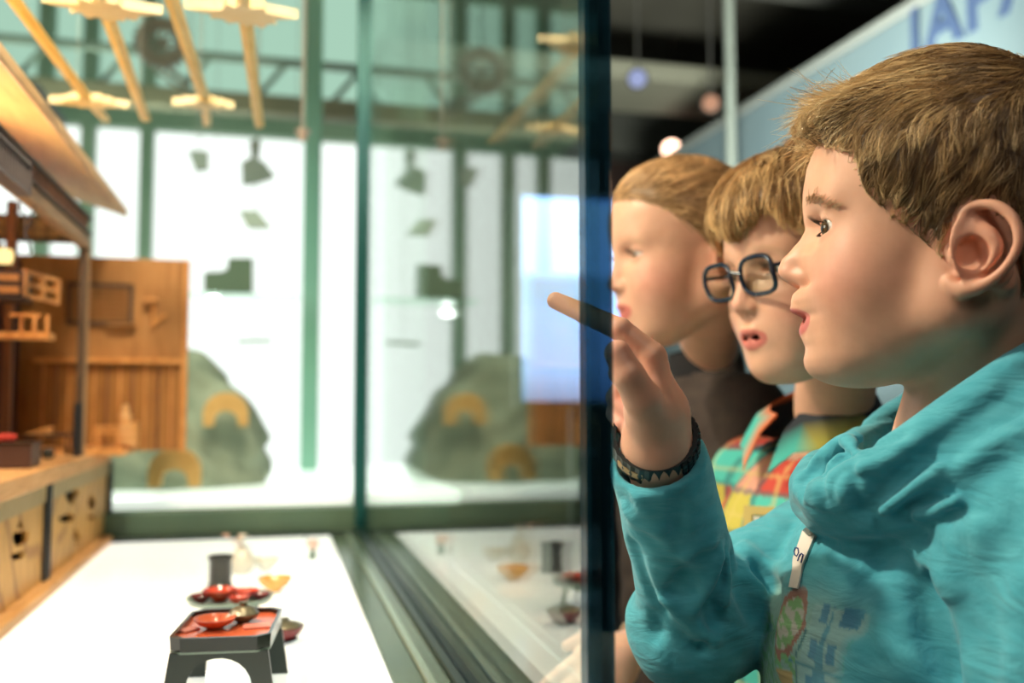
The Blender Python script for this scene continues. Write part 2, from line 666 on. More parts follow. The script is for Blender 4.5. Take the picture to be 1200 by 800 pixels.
def grad(fn, p, e=.0008):
    g = np.zeros_like(p)
    for i in range(3):
        q = p.copy(); q[:, i] += e
        r = p.copy(); r[:, i] -= e
        g[:, i] = fn(q) - fn(r)
    return g / (np.linalg.norm(g, axis=1)[:, None] + 1e-9)


def grow(fn, roots, flow, length, seg=9, lift=.002, wave=.0, clump=0, seed=3, tip_lift=0.0, keep=.0):
    """strands that follow the surface fn = 0 along flow(p)"""
    r = np.random.default_rng(seed)
    n = len(roots)
    p = roots.astype(f32).copy()
    P_ = [p.copy()]
    length = np.broadcast_to(length, (n,))
    jit = r.normal(0, 1, (n, 3)).astype(f32)
    # neighbouring hairs share a wave, which makes locks
    ph = np.sin(roots[:, 0] * 210 + 1.3 * np.sin(roots[:, 2] * 160)) + np.sin(roots[:, 1] * 190 + roots[:, 2] * 120 + 2)
    prev = None
    for i in range(seg - 1):
        t = (i + 1) / (seg - 1)
        g = grad(fn, p)
        d = flow(p)
        d = d + keep * jit * .6
        d = d - g * (d * g).sum(1)[:, None]
        side = np.cross(g, d)
        d = d + side * (wave * ph * math.cos(t * 5))[:, None]
        d /= np.linalg.norm(d, axis=1)[:, None] + 1e-9
        if prev is not None:
            d = d * .6 + prev * .4
            d /= np.linalg.norm(d, axis=1)[:, None] + 1e-9
        prev = d
        p = p + d * (length / (seg - 1))[:, None]
        s = fn(p)
        h = (lift * (.25 + .75 * math.sin(min(1, t * 1.1) * math.pi * .8)) * (1 + .5 * jit[:, 0]) + tip_lift * t * t * (1 + jit[:, 1])) 
        p = p + grad(fn, p) * (h - s)[:, None] * (.8 if t < .8 else .5)
        p = p.astype(f32)
        P_.append(p.copy())
    return np.stack(P_, 1)
# ================================================================== the boy in the turquoise sweatshirt
def to_w(V): return to_world(V)


BF = Frame(P(1125, 530, .70), (-math.cos(math.radians(9)), 0, math.sin(math.radians(9))))
hfn = head_fn(open_mouth=.0036, smile=.0028, eye_open=.0054)
nk0, nk1 = HF.glo((-.036, 0, -.045)), BF.glo((-.005, 0, .0))
nk2 = BF.glo((-.005, 0, -.08))
SH_R, EL_R, WR_R = BF.glo((0, -.135, -.058)), P(815, 728, .745), P(769, 524, .640)
SH_L, EL_L, WR_L = BF.glo((-.005, .140, -.058)), BF.glo((.0, .175, -.28)), BF.glo((.14, .165, -.40))
hd = lambda px, py, d: P(px, py, d)
D0 = .620


def finger(pts, rs):
    return lambda p: poly(p, pts, rs, .002)


FING = [
    ([hd(763, 417, D0 + .008), hd(727, 386, .630), hd(687, 368, .645), hd(651, 352, .658)], [.0098, .0078, .0070, .0060]),          # index
    ([hd(765, 428, D0 + .022), hd(739, 409, .640), hd(726, 437, .646), hd(738, 455, .640)], [.0098, .0082, .0074, .0064]),           # middle
    ([hd(771, 447, D0 + .038), hd(737, 440, .658), hd(722, 466, .660), hd(736, 482, .650)], [.0092, .0078, .0070, .0062]),           # ring
    ([hd(776, 470, D0 + .050), hd(741, 468, .668), hd(721, 484, .664), hd(728, 497, .652)], [.0086, .0072, .0064, .0056]),           # little
    ([hd(764, 492, D0 + .002), hd(752, 466, D0 - .014), hd(737, 440, D0 - .020), hd(724, 414, D0 - .018)], [.0140, .0122, .0104, .0088]),  # thumb
]


def hand_fn(p):
    d = cap(p, WR_R, hd(772, 485, D0 + .018), .0215, .0215)
    d = smin(d, cap(p, hd(772, 488, D0 + .006), hd(763, 421, D0 + .008), .0135, .0105), .012)
    d = smin(d, cap(p, hd(772, 488, D0 + .020), hd(765, 430, D0 + .022), .0135, .0105), .010)
    d = smin(d, cap(p, hd(774, 490, D0 + .034), hd(771, 447, D0 + .038), .0130, .0100), .010)
    d = smin(d, cap(p, hd(776, 492, D0 + .044), hd(776, 470, D0 + .050), .0120, .0094), .010)
    d = smin(d, ell(p, hd(758, 480, D0 + .002), (.0150, .0190, .0140)), .010)
    for i, (pts, rs) in enumerate(FING):
        d = smin(d, poly(p, pts, rs, .0022), .0035 if i < 4 else .0045)
        # nail bed, a slightly raised plate at the tip
    return d


def body_fn(p):
    """bare body under the clothes"""
    b = BF.loc(p)
    d = ell(b, (.025, 0, -.17), (.080, .115, .16))
    d = smin(d, ell(b, (.02, 0, -.34), (.078, .105, .15)), .04)
    d = smin(d, cap(b, (-.005, -.10, -.055), (-.005, .10, -.055), .036, .036), .03)
    d = smin(d, cap(p, SH_R, EL_R, .036, .030), .02)
    d = smin(d, cap(p, EL_R, WR_R, .030, .0215), .015)
    d = smin(d, cap(p, SH_L, EL_L, .036, .030), .02)
    d = smin(d, cap(p, EL_L, WR_L, .030, .022), .015)
    d = smin(d, cap(p, WR_L, WR_L + (WR_L - EL_L) * .35, .020, .018), .012)
    for s in (-1, 1):
        d = smin(d, cap(b, (.01, s * .055, -.44), (.005, s * .07, -.72), .062, .042), .03)
        d = smin(d, cap(b, (.005, s * .07, -.72), (-.01, s * .07, -1.0), .040, .026), .02)
    return d


def neck_fn(p):
    d = cap(p, nk0, nk1, .0435, .0455)
    d = smin(d, cap(p, nk1, nk2, .0455, .070), .03)
    # the long muscle from behind the ear to the pit of the throat
    d = smin(d, cap(p, HF.glo((-.040, .048, -.045)), BF.glo((.038, .012, -.012)), .0105, .0095), .012)
    d = smin(d, cap(p, HF.glo((-.040, -.048, -.045)), BF.glo((.038, -.012, -.012)), .0105, .0095), .012)
    return d


def boy_fn(p):
    h = hfn(HF.loc(p))
    d = smin(h, neck_fn(p), .016)
    d = smin(d, body_fn(p), .02)
    d = smin(d, hand_fn(p), .012)
    return d


def build_head(name, fnF, HFr, lo, hi, h, warp=None):
    pass


def boy_body(m_skin):
    hl = lambda q: smin(hfn(q), neck_fn(HF.glo(q).astype(f32)), .016)
    V1, F1 = sdf_mesh(hl, (-.125, -.095, -.205), (.105, .095, .125), .00115)
    prof = [HF.px(*q) for q in PROFILE_PX]
    V1, dmax = warp_profile(V1, prof)
    print('boy head', len(V1), 'warp', dmax)
    V1 = relax(V1, F1, 1, .35)
    C1 = skin_color(V1)
    V1 = HF.glo(V1)
    lo = np.minimum.reduce([P(640, 340, .60), P(820, 560, .60), P(640, 340, .70), P(820, 560, .70)]) - .012
    hi = np.maximum.reduce([P(640, 340, .60), P(820, 560, .60), P(640, 340, .70), P(820, 560, .70)]) + .012
    hf = lambda p: smin(hand_fn(p), cap(p, EL_R, WR_R, .030, .0215), .012)
    V2, F2 = sdf_mesh(hf, lo, hi, .0010)
    V2 = relax(V2, F2, 1, .3)
    C2 = np.tile(np.array((.78, .42, .29), f32), (len(V2), 1))
    for i, (pts, rs) in enumerate(FING):     # pinker tips and knuckles
        for q, r, w in ((pts[-1], .014, .45), (pts[1], .010, .3), (pts[2], .008, .25)):
            t = (w * np.exp(-((V2 - q) ** 2).sum(1) / r ** 2))[:, None]
            C2 = C2 * (1 - t) + np.array((.82, .36, .30), f32) * t
    lo = np.array([BF.O[0] - .30, -.83, BF.O[2] - .30]); hi = np.array([BF.O[0] + .2, BF.O[1] + .02, BF.O[2] + .30])
    V3, F3 = sdf_mesh(body_fn, (lo[0], BF.O[1] - 1.08, lo[2]), hi, .006)
    C3 = np.tile(np.array((.80, .48, .35), f32), (len(V3), 1))
    V = np.concatenate([V1, V2, V3]); F = np.concatenate([F1, F2 + len(V1), F3 + len(V1) + len(V2)])
    o = mesh_obj('person', to_w(V), F, m_skin)
    set_col(o, np.concatenate([C1, C2, C3]))
    return o


def eye_parts(parent, HFr, m_white, m_iris, m_pupil, gaze=(1, 0, -.05), r=.0121, lash_col=(.05, .03, .02), lashes=True, sides=(1, -1)):
    for s in sides:
        c = np.array((.0537, .0310 * s, .0002))
        g = np.array(gaze, float); g /= np.linalg.norm(g)
        mb = MB()
        # ball as lathe about the gaze axis with white, iris and pupil zones
        prof = [(r * math.sin(t), r * math.cos(t)) for t in np.linspace(.0, math.pi, 26)[1:-1]]
        mb.lathe(prof, n=28)
        z = Vector(g); R = np.array(z.to_track_quat('Z', 'Y').to_matrix())
        v = np.array(mb.v)
        ang = np.arccos(np.clip(v[:, 2] / r, -1, 1))
        v[:, 2] += np.where(ang < .52, .0006 * (1 - (ang / .52) ** 2), 0)
        o = mesh_obj('eye', to_w(HFr.glo(v @ R.T + c)), mb.f, m_white, parent)
        col = np.tile(np.array((.75, .70, .66), f32), (len(v), 1))
        col[ang < .53] = (.12, .075, .04)
        col[ang < .24] = (.004, .004, .004)
        col[(ang >= .47) & (ang < .56)] = (.03, .025, .02)
        set_col(o, col)
        if lashes:
            paths = []
            r_ = np.random.default_rng(5)
            for k in range(34):
                a = (k / 33 - .5) * 2.0
                y = .031 + .0128 * math.sin(a * .95); 
                b = np.array((.0535 + .0132 * math.cos(a * .85), y * s, .0046 - 26 * (y - .031) ** 2))
                d = np.array((.8 * math.cos(a), .8 * math.sin(a) * s, .15)); d /= np.linalg.norm(d)
                ln = .0070 + .0015 * r_.random()
                paths.append([b + d * ln * t + np.array((0, 0, .0035)) * t * t for t in np.linspace(0, 1, 5)])
            for k in range(20):
                a = (k / 19 - .5) * 1.8
                y = .031 + .0122 * math.sin(a * .9)
                b = np.array((.0535 + .0128 * math.cos(a * .85), y * s, -.0040 + 16 * (y - .031) ** 2))
                d = np.array((.8 * math.cos(a), .8 * math.sin(a) * s, -.25))
                paths.append([b + d * .0038 * t for t in np.linspace(0, 1, 5)])
            paths = np.array(paths)
            V, F, C = tube_strands(paths, np.full(len(paths), .00017), np.tile(np.array(lash_col), (len(paths), 1)))
            o = mesh_obj('eyelashes', to_w(HFr.glo(V)), F, hair_mat('lash'), parent)
            set_col(o, C)


HL_X = np.array([-.14, -.082, -.062, -.056, -.052, -.046, -.018, -.014, -.009, -.003, .0058, .023, .0372, .0432, .0658, .080, .1])
HL_Z = np.array([-.100, -.095, -.085, -.070, -.030, -.003, .000, -.018, -.026, -.021, -.009, .0055, .022, .047, .0625, .074, .1])


def boy_hair(parent):
    def region(q): return q[:, 2] - np.interp(q[:, 0], HL_X, HL_Z).astype(f32)
    bare = head_fn(ears=False)

    def shell(q):
        a = bare(q) - (.0038 * sst(region(q), .0, .022) - .0012)
        up = smin(a, ell(q, (-.016, 0, .046), (.089, .074, .0765)), .012)
        # the swept-up front
        qq = q.copy(); qq[:, 1] *= .62
        f = ell(qq, (.052, .0, .0785), (.031, .034, .0135), rotm('Y', math.radians(18)))
        up = smin(up, f, .014)
        up = smax(up, -(region(q)), .003)
        g = .0010 * np.sin(q[:, 1] * 420 + 3 * np.sin(q[:, 0] * 60)) * (q[:, 2] > .05)
        g = g + .0007 * np.sin(q[:, 0] * 520 + q[:, 2] * 130 + 2 * np.sin(q[:, 2] * 90)) * (q[:, 2] <= .06)
        return up + g
    V, F = sdf_mesh(shell, (-.115, -.088, -.12), (.098, .088, .135), .0016)
    o = mesh_obj('hair', to_w(HF.glo(V)), F, hair_mat('hair_brown', .42), parent)
    c = np.tile(np.array((.20, .115, .050), f32), (len(V), 1))
    n = np.sin(V[:, 0] * 300) * np.sin(V[:, 1] * 340 + V[:, 2] * 200)
    c = c * (1 + .25 * n[:, None])
    set_col(o, c)
    # strands
    r = np.random.default_rng(11)
    m = r.permutation(len(V))[:15000]
    R0 = V[m].astype(f32)
    rg = region(R0)
    R0 = R0[rg > -.002]

    def flow(p):
        x, y, z = p[:, 0], p[:, 1], p[:, 2]
        top = sst(z, .045, .092)
        front = sst(x, .010, .060)
        fx = .95 * top + .45 * (1 - top) + .2 * front
        fz = -.95 * (1 - top) + .10 * top * front
        fy = (.28 * np.sign(y) * (1 - top) + .25 * np.sin(x * 70 + z * 40) * top).astype(f32)
        back = 1 - sst(x, -.07, -.03)
        fx = fx * (1 - .8 * back)
        fz = fz - .5 * back
        return np.stack([fx, fy, fz], 1).astype(f32)
    x, z = R0[:, 0], R0[:, 2]
    top = sst(z, .045, .09)
    ln = (.022 + .026 * top) * r.uniform(.7, 1.25, len(R0))
    ln = np.where(np.interp(x, HL_X, HL_Z) > z - .02, ln * .65, ln)
    paths = grow(shell, R0, flow, ln, seg=9, lift=.0020, wave=.35, seed=4, tip_lift=.0016, keep=.10)
    paths, near = clump(paths, 620, .72)
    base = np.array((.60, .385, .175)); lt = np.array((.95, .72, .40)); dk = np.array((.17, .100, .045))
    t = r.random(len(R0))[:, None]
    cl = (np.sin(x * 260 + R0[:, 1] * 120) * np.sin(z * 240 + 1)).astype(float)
    k = np.clip(.30 * cl + .42 * np.random.default_rng(8).normal(0, 1, len(R0))[near] + r.normal(0, .22, len(R0)) + .55 * sst(x, .0, .06) * sst(z, .03, .07) - .25 * (1 - sst(z, .0, .06)) - .25 * (1 - sst(x, -.06, -.0)), -1, 1)[:, None]  # top light painted in: strands lighter at front top, darker low and behind
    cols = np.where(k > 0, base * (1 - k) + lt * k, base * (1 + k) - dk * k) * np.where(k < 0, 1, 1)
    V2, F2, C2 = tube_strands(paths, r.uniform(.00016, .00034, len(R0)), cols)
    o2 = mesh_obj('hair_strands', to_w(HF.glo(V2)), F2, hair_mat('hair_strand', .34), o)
    set_col(o2, C2)
    # the upswept fringe: longer hairs thrown forward
    n = 1500
    R1 = np.stack([r.uniform(.030, .066, n), r.normal(0, .030, n), r.uniform(.072, .096, n)], 1).astype(f32)
    R1 = R1 - grad(shell, R1) * shell(R1)[:, None]
    dirs = np.stack([r.uniform(.7, 1.1, n), r.normal(0, .45, n), r.normal(.02, .38, n)], 1)
    dirs /= np.linalg.norm(dirs, axis=1)[:, None]
    ln = r.uniform(.010, .030, n)
    tt = np.linspace(0, 1, 8)
    cur = r.normal(0, .006, (n, 3)) + np.array((0, 0, -.004))
    pth = R1[:, None] + dirs[:, None] * (ln[:, None] * tt[None])[..., None] + cur[:, None] * (tt[None, :, None] ** 2)
    kk = r.random(n)[:, None]
    V3, F3, C3 = tube_strands(pth, r.uniform(.00014, .0003, n), np.array((.70, .44, .19)) * (1 - kk) + np.array((.98, .78, .44)) * kk)
    o3 = mesh_obj('hair_fringe', to_w(HF.glo(V3)), F3, hair_mat('hair_strand'), o)
    set_col(o3, C3)
    # eyebrow
    for s in (1, -1):
        n = 170
        y = r.uniform(.016, .049, n); z = .0225 - 16 * (y - .022) ** 2 + r.normal(0, .0016, n)
        q = np.stack([.078 - (y - .016) * .75, y * s, z], 1).astype(f32)
        for _ in range(16): q = q - grad(bare, q) * bare(q)[:, None] * .8
        q = (q + grad(bare, q) * .0004).astype(f32)
        d = np.stack([np.full(n, -.2), np.full(n, .9 * s), np.full(n, .12)], 1) + r.normal(0, .2, (n, 3))
        g = grad(bare, q.astype(f32)); d = d - g * (d * g).sum(1)[:, None] + g * .16
        d /= np.linalg.norm(d, axis=1)[:, None]
        pth = q[:, None] + d[:, None] * (np.linspace(0, 1, 4)[None, :, None] * .007)
        V4, F4, C4 = tube_strands(pth, np.full(n, .00019), np.tile(np.array((.56, .38, .21)), (n, 1)))
        e = mesh_obj('eyebrow', to_w(HF.glo(V4)), F4, hair_mat('hair_strand'), parent)
        set_col(e, C4)
    return o
# ------------------------------------------------------------------ clothes
def hit(fn, px, py, t0=.35, t1=1.4):
    """first point of the surface fn on the line of sight through an image point"""
    px = np.atleast_1d(np.asarray(px, float)); py = np.atleast_1d(np.asarray(py, float))
    D = np.stack([P(a, b, 1.0) for a, b in zip(px, py)])
    t = np.full(len(px), t0)
    for _ in range(120):
        s = fn((D * t[:, None]).astype(f32))
        t = np.minimum(t + s * .7, t1)
    return D * t[:, None], t


def trace(fn, pts, sub=4):
    """image polyline laid on the surface of fn"""
    pts = np.array(pts, float)
    k = np.linspace(0, len(pts) - 1, (len(pts) - 1) * sub + 1)
    x = np.interp(k, np.arange(len(pts)), pts[:, 0]); y = np.interp(k, np.arange(len(pts)), pts[:, 1])
    Q, t = hit(fn, x, y)
    return Q


CUFF = P(768, 536, .647)
CUFF_N = (WR_R - EL_R) / np.linalg.norm(WR_R - EL_R)


def roll(pts, rs, k=.01):
    Q = [P(*q) for q in pts]
    # smooth the path
    Q = np.array(Q)
    n = len(Q)
    kk = np.linspace(0, n - 1, (n - 1) * 4 + 1)
    out = []
    for t in kk:
        i = min(int(t), n - 2); f = t - i
        p0, p1, p2, p3 = Q[max(i - 1, 0)], Q[i], Q[i + 1], Q[min(i + 2, n - 1)]
        out.append(.5 * ((2 * p1) + (-p0 + p2) * f + (2 * p0 - 5 * p1 + 4 * p2 - p3) * f * f + (-p0 + 3 * p1 - 3 * p2 + p3) * f ** 3))
    r = np.interp(kk, np.arange(n), np.broadcast_to(rs, (n,)))
    return np.array(out), r


def rollf(p, R):
    pts, r = R
    return poly(p, pts, list(r))


RIM = roll([(946, 566, .690), (966, 585, .640), (1010, 560, .612), (1070, 522, .600), (1130, 482, .590), (1200, 440, .590), (1262, 405, .640), (1275, 380, .730),
            (1230, 385, .815), (1160, 420, .850), (1085, 462, .850), (1030, 500, .815), (985, 530, .765), (955, 552, .715), (946, 566, .690)],
           [.0135, .015, .0155, .0155, .0165, .018, .018, .018, .018, .016, .013, .012, .012, .013, .0135])
ROLL2 = roll([(950, 592, .690), (985, 605, .645), (1040, 585, .612), (1100, 548, .592), (1160, 508, .578), (1230, 470, .585), (1300, 430, .66)],
             [.014, .016, .018, .019, .021, .023, .024])
ROLL3 = roll([(985, 612, .665), (1040, 606, .622), (1100, 588, .596), (1160, 556, .570), (1230, 520, .570), (1310, 480, .64)],
             [.010, .013, .016, .021, .026, .028])
KNOT = [roll([(950, 580, .672), (962, 548, .668), (985, 524, .665), (1004, 516, .655)], [.008, .009, .008, .006]),
        roll([(992, 516, .650), (1004, 530, .636), (1016, 546, .622)], [.0050, .0062, .0050]),
        roll([(972, 600, .648), (968, 575, .642), (976, 552, .640), (990, 538, .640), (1004, 540, .632)], [.006, .0062, .0058, .0052, .004]),
        roll([(986, 592, .632), (984, 572, .628), (990, 556, .628), (1006, 552, .622)], [.0050, .0052, .0048, .004])]


def torso_fn(p):
    b = BF.loc(p)
    d = ell(b, (.040, 0, -.165), (.106, .136, .150))
    d = smin(d, ell(b, (.035, 0, -.30), (.104, .130, .150)), .05)
    d = smin(d, ell(b, (.028, 0, -.42), (.094, .122, .10)), .04)
    d = smin(d, cap(b, (.000, -.115, -.052), (.000, .115, -.046), .050, .052), .03)
    return d


def arm_r_fn(p):
    d = cap(p, SH_R, EL_R, .058, .047)
    d = smin(d, cap(p, EL_R + (WR_R - EL_R) * -.02, WR_R + CUFF_N * .02, .043, .0315), .018)
    d = smin(d, ell(p, EL_R + np.array((-.006, -.008, -.004)), (.046, .040, .046)), .02)
    return d


def arm_l_fn(p):
    d = cap(p, SH_L + np.array((.004, .012, .0)), EL_L, .058, .046)
    d = smin(d, cap(p, EL_L, WR_L, .044, .031), .02)
    return d


def shirt_base(p):
    d = torso_fn(p)
    d = smin(d, arm_r_fn(p), .010)
    d = smin(d, arm_l_fn(p), .012)
    return d


def make_shirt_fn():
    base = lambda p: shirt_base(p)
    groove, ridge = [], []
    # (image polyline, radius of the groove, blend)
    for pts, r, k in [
        ([(786, 552), (789, 575), (786, 612), (797, 652), (806, 676)], .0012, .0040),
        ([(806, 676), (790, 695), (772, 722), (766, 742)], .0030, .012),
        ([(806, 676), (822, 698), (836, 716)], .0022, .009),
        ([(847, 660), (846, 690), (838, 722), (826, 756)], .0050, .012),
        ([(860, 655), (866, 690), (880, 720)], .0035, .012),
        ([(884, 668), (905, 688), (925, 700)], .0030, .012),
        ([(848, 730), (880, 739), (912, 735)], .0012, .0040),
        ([(742, 640), (752, 668), (764, 700)], .0025, .012),
        ([(812, 560), (800, 590), (798, 620)], .0018, .009),
        ([(1190, 604), (1172, 622), (1156, 648), (1146, 688), (1144, 735), (1150, 820)], .0050, .030),
        ([(1095, 676), (1082, 705), (1092, 745), (1112, 785)], .0050, .020),
        ([(1030, 655), (1012, 690), (1002, 730)], .0020, .016),
        ([(1120, 640), (1128, 690), (1130, 740)], .0022, .014),
    ]:
        groove.append((trace(base, pts), r, k))
    for pts, r, k in [
        ([(842, 652), (834, 676), (822, 700), (812, 712)], .0035, .010),
        ([(870, 650), (873, 672), (890, 690)], .0035, .010),
        ([(872, 642), (902, 662), (930, 674)], .0032, .010),
        ([(852, 652), (854, 680), (850, 704)], .0028, .008),
        ([(735, 560), (748, 580), (756, 596)], .0022, .012),
        ([(738, 598), (752, 612), (768, 620)], .0020, .012),
        ([(806, 650), (818, 640), (832, 634)], .0028, .010),
        ([(745, 536), (770, 545), (800, 532), (815, 512)], .0016, .006),
        ([(786, 705), (806, 730), (838, 748)], .0026, .014),
        ([(1075, 640), (1100, 660), (1112, 690)], .0030, .016),
        ([(930, 690), (922, 730), (918, 780)], .0030, .016),
    ]:
        Q = trace(base, pts)
        ridge.append((Q, r, k))

    def cowl0(p):
        c = rollf(p, ROLL2)
        c = smin(c, rollf(p, ROLL3), .010)
        c = smin(c, rollf(p, RIM), .008)
        for K in KNOT: c = smin(c, rollf(p, K), .003)
        return c
    cb = lambda p: smin(smin(torso_fn(p), arm_l_fn(p), .012), cowl0(p), .008)
    cg = []
    for pts, r, k in [
        ([(1018, 600), (1050, 574), (1085, 547), (1120, 519), (1162, 491), (1195, 474)], .0040, .012),
        ([(1066, 598), (1108, 586), (1140, 570), (1162, 552), (1182, 536)], .0034, .014),
        ([(1045, 562), (1085, 528), (1130, 496), (1180, 462)], .0016, .009),
        ([(1030, 612), (1070, 604), (1110, 596), (1150, 580), (1190, 556)], .0022, .009),
        ([(1110, 608), (1145, 596), (1180, 578)], .0016, .014),
        ([(966, 592), (961, 572), (964, 553), (978, 541), (992, 534)], .0030, .004),
        ([(977, 590), (973, 570), (981, 554), (997, 548)], .0024, .004),
        ([(938, 574), (943, 557), (957, 546)], .0056, .006),
        ([(1000, 560), (1003, 580), (1012, 594)], .0026, .006),
        ([(1016, 556), (1028, 566), (1034, 580)], .0018, .006),
        ([(945, 596), (958, 604), (972, 606)], .0016, .005),
        ([(1000, 499), (1030, 491), (1058, 487)], .0016, .005),
        ([(1008, 524), (1034, 517), (1057, 511)], .0016, .005),
        ([(980, 524), (990, 528), (1004, 542)], .0012, .003),
    ]:
        cg.append((trace(cb, pts), r, k))
    cr = []
    for pts, r, k in [
        ([(1075, 604), (1100, 596), (1120, 586)], .0030, .008),
        ([(1035, 598), (1066, 574), (1100, 548)], .0024, .009),
        ([(1010, 548), (1035, 540), (1070, 518)], .0022, .008),
    ]:
        cr.append((trace(cb, pts), r, k))

    def fn(p):
        d = shirt_base(p)
        for Q, r, k in groove:
            lo = Q.min(0) - (r + k + .012); hi = Q.max(0) + (r + k + .012)
            m = ((p > lo) & (p < hi)).all(1)
            if m.any():
                d[m] = smax(d[m], -poly(p[m], Q, r), k)
        for Q, r, k in ridge:
            lo = Q.min(0) - (r + k + .012); hi = Q.max(0) + (r + k + .012)
            m = ((p > lo) & (p < hi)).all(1)
            if m.any():
                d[m] = smin(d[m], poly(p[m], Q, r), k)
        # cloth wrinkles, soft
        d = d + .0011 * np.sin(p[:, 0] * 95 + 2.2 * np.sin(p[:, 1] * 38)) * np.sin(p[:, 1] * 70 + p[:, 2] * 55 + 1.7 * np.sin(p[:, 0] * 40)).astype(f32)
        d = d + .00045 * np.sin(p[:, 0] * 260 + p[:, 1] * 120 + 2 * np.sin(p[:, 2] * 120)).astype(f32)
        # cowl
        c = cowl0(p)
        c = c + .0008 * np.sin(p[:, 0] * 130 - p[:, 1] * 160 + 2 * np.sin(p[:, 2] * 60)).astype(f32)
        d = smin(d, c, .008)
        for L_, sg in ((cg, -1), (cr, 1)):
            for Q, r, k in L_:
                lo = Q.min(0) - (r + k + .012); hi = Q.max(0) + (r + k + .012)
                m = ((p > lo) & (p < hi)).all(1)
                if m.any():
                    e = poly(p[m], Q, r)
                    d[m] = smax(d[m], -e, k) if sg < 0 else smin(d[m], e, k)
        # opening round the neck
        n0, n1 = P(1062, 420, .705), P(1055, 535, .715)
        o = cap(p, n0, n1, .072, .050)
        d = smax(d, -o, .006)
        d = smax(d, -(neck_fn(p) - .003), .003)
        # cuff
        q = (p - CUFF.astype(f32)) @ CUFF_N.astype(f32)
        nr = np.sqrt(((p - CUFF.astype(f32)) ** 2).sum(1)) < .07
        cut = np.where(nr, q, -1).astype(f32)
        d = smax(d, cut, .003)
        d = smax(d, -cap(p, CUFF - CUFF_N * .03, CUFF + CUFF_N * .06, .0265, .0275), .002)
        b = BF.loc(p)
        d = smax(d, -(b[:, 2] + .47), .006)
        return d
    return fn


def cloth_mat(name, base, dark, light, rough=.85, scale=900):
    m = mat(name, base, rough, spec=.2)
    tc = N(m, 'ShaderNodeTexCoord')
    n1 = N(m, 'ShaderNodeTexNoise', i_Scale=45.0, i_Detail=4.0)
    mp = N(m, 'ShaderNodeMapping'); mp.inputs['Scale'].default_value = (1, 1, 3.2); mp.inputs['Rotation'].default_value = (.2, .3, .4)
    L(m, tc.outputs['Object'], mp.inputs['Vector']); L(m, mp.outputs['Vector'], n1.inputs['Vector'])
    c = ramp(m, n1.outputs['Fac'], [(.3, dark), (.5, base), (.72, light)])
    n2 = N(m, 'ShaderNodeTexNoise', i_Scale=float(scale), i_Detail=2.0)
    L(m, mp.outputs['Vector'], n2.inputs['Vector'])
    n3 = N(m, 'ShaderNodeTexNoise', i_Scale=19.0, i_Detail=3.0, i_Distortion=1.6)
    m3 = N(m, 'ShaderNodeMapping'); m3.inputs['Scale'].default_value = (1, 1, 2.6); m3.inputs['Rotation'].default_value = (.5, .6, .2)
    L(m, tc.outputs['Object'], m3.inputs['Vector']); L(m, m3.outputs['Vector'], n3.inputs['Vector'])
    b1 = N(m, 'ShaderNodeBump'); b1.inputs['Strength'].default_value = .36; b1.inputs['Distance'].default_value = .0085
    L(m, n3.outputs['Fac'], b1.inputs['Height'])
    b2 = N(m, 'ShaderNodeBump'); b2.inputs['Strength'].default_value = .25; b2.inputs['Distance'].default_value = .0006
    L(m, n2.outputs['Fac'], b2.inputs['Height']); L(m, b1.outputs['Normal'], b2.inputs['Normal'])
    L(m, b2.outputs['Normal'], bsdf(m).inputs['Normal'])
    bsdf(m).inputs['Sheen Weight'].default_value = .25
    bsdf(m).inputs['Sheen Roughness'].default_value = .5
    return m, c


def shirt_material():
    m, c = cloth_mat('turquoise_jersey', (.085, .42, .52), (.066, .37, .465), (.110, .48, .58))
    # printed picture on the front, kept in the vertex colour (alpha channel not used: white = plain cloth)
    a = N(m, 'ShaderNodeVertexColor', layer_name='Col')
    mx = N(m, 'ShaderNodeMix', data_type='RGBA', blend_type='MIX')
    at = N(m, 'ShaderNodeAttribute', attribute_name='Print')
    L(m, at.outputs['Fac'], mx.inputs['Factor'])
    L(m, c, mx.inputs['A']); L(m, a.outputs['Color'], mx.inputs['B'])
    L(m, mx.outputs['Result'], bsdf(m).inputs['Base Color'])
    return m


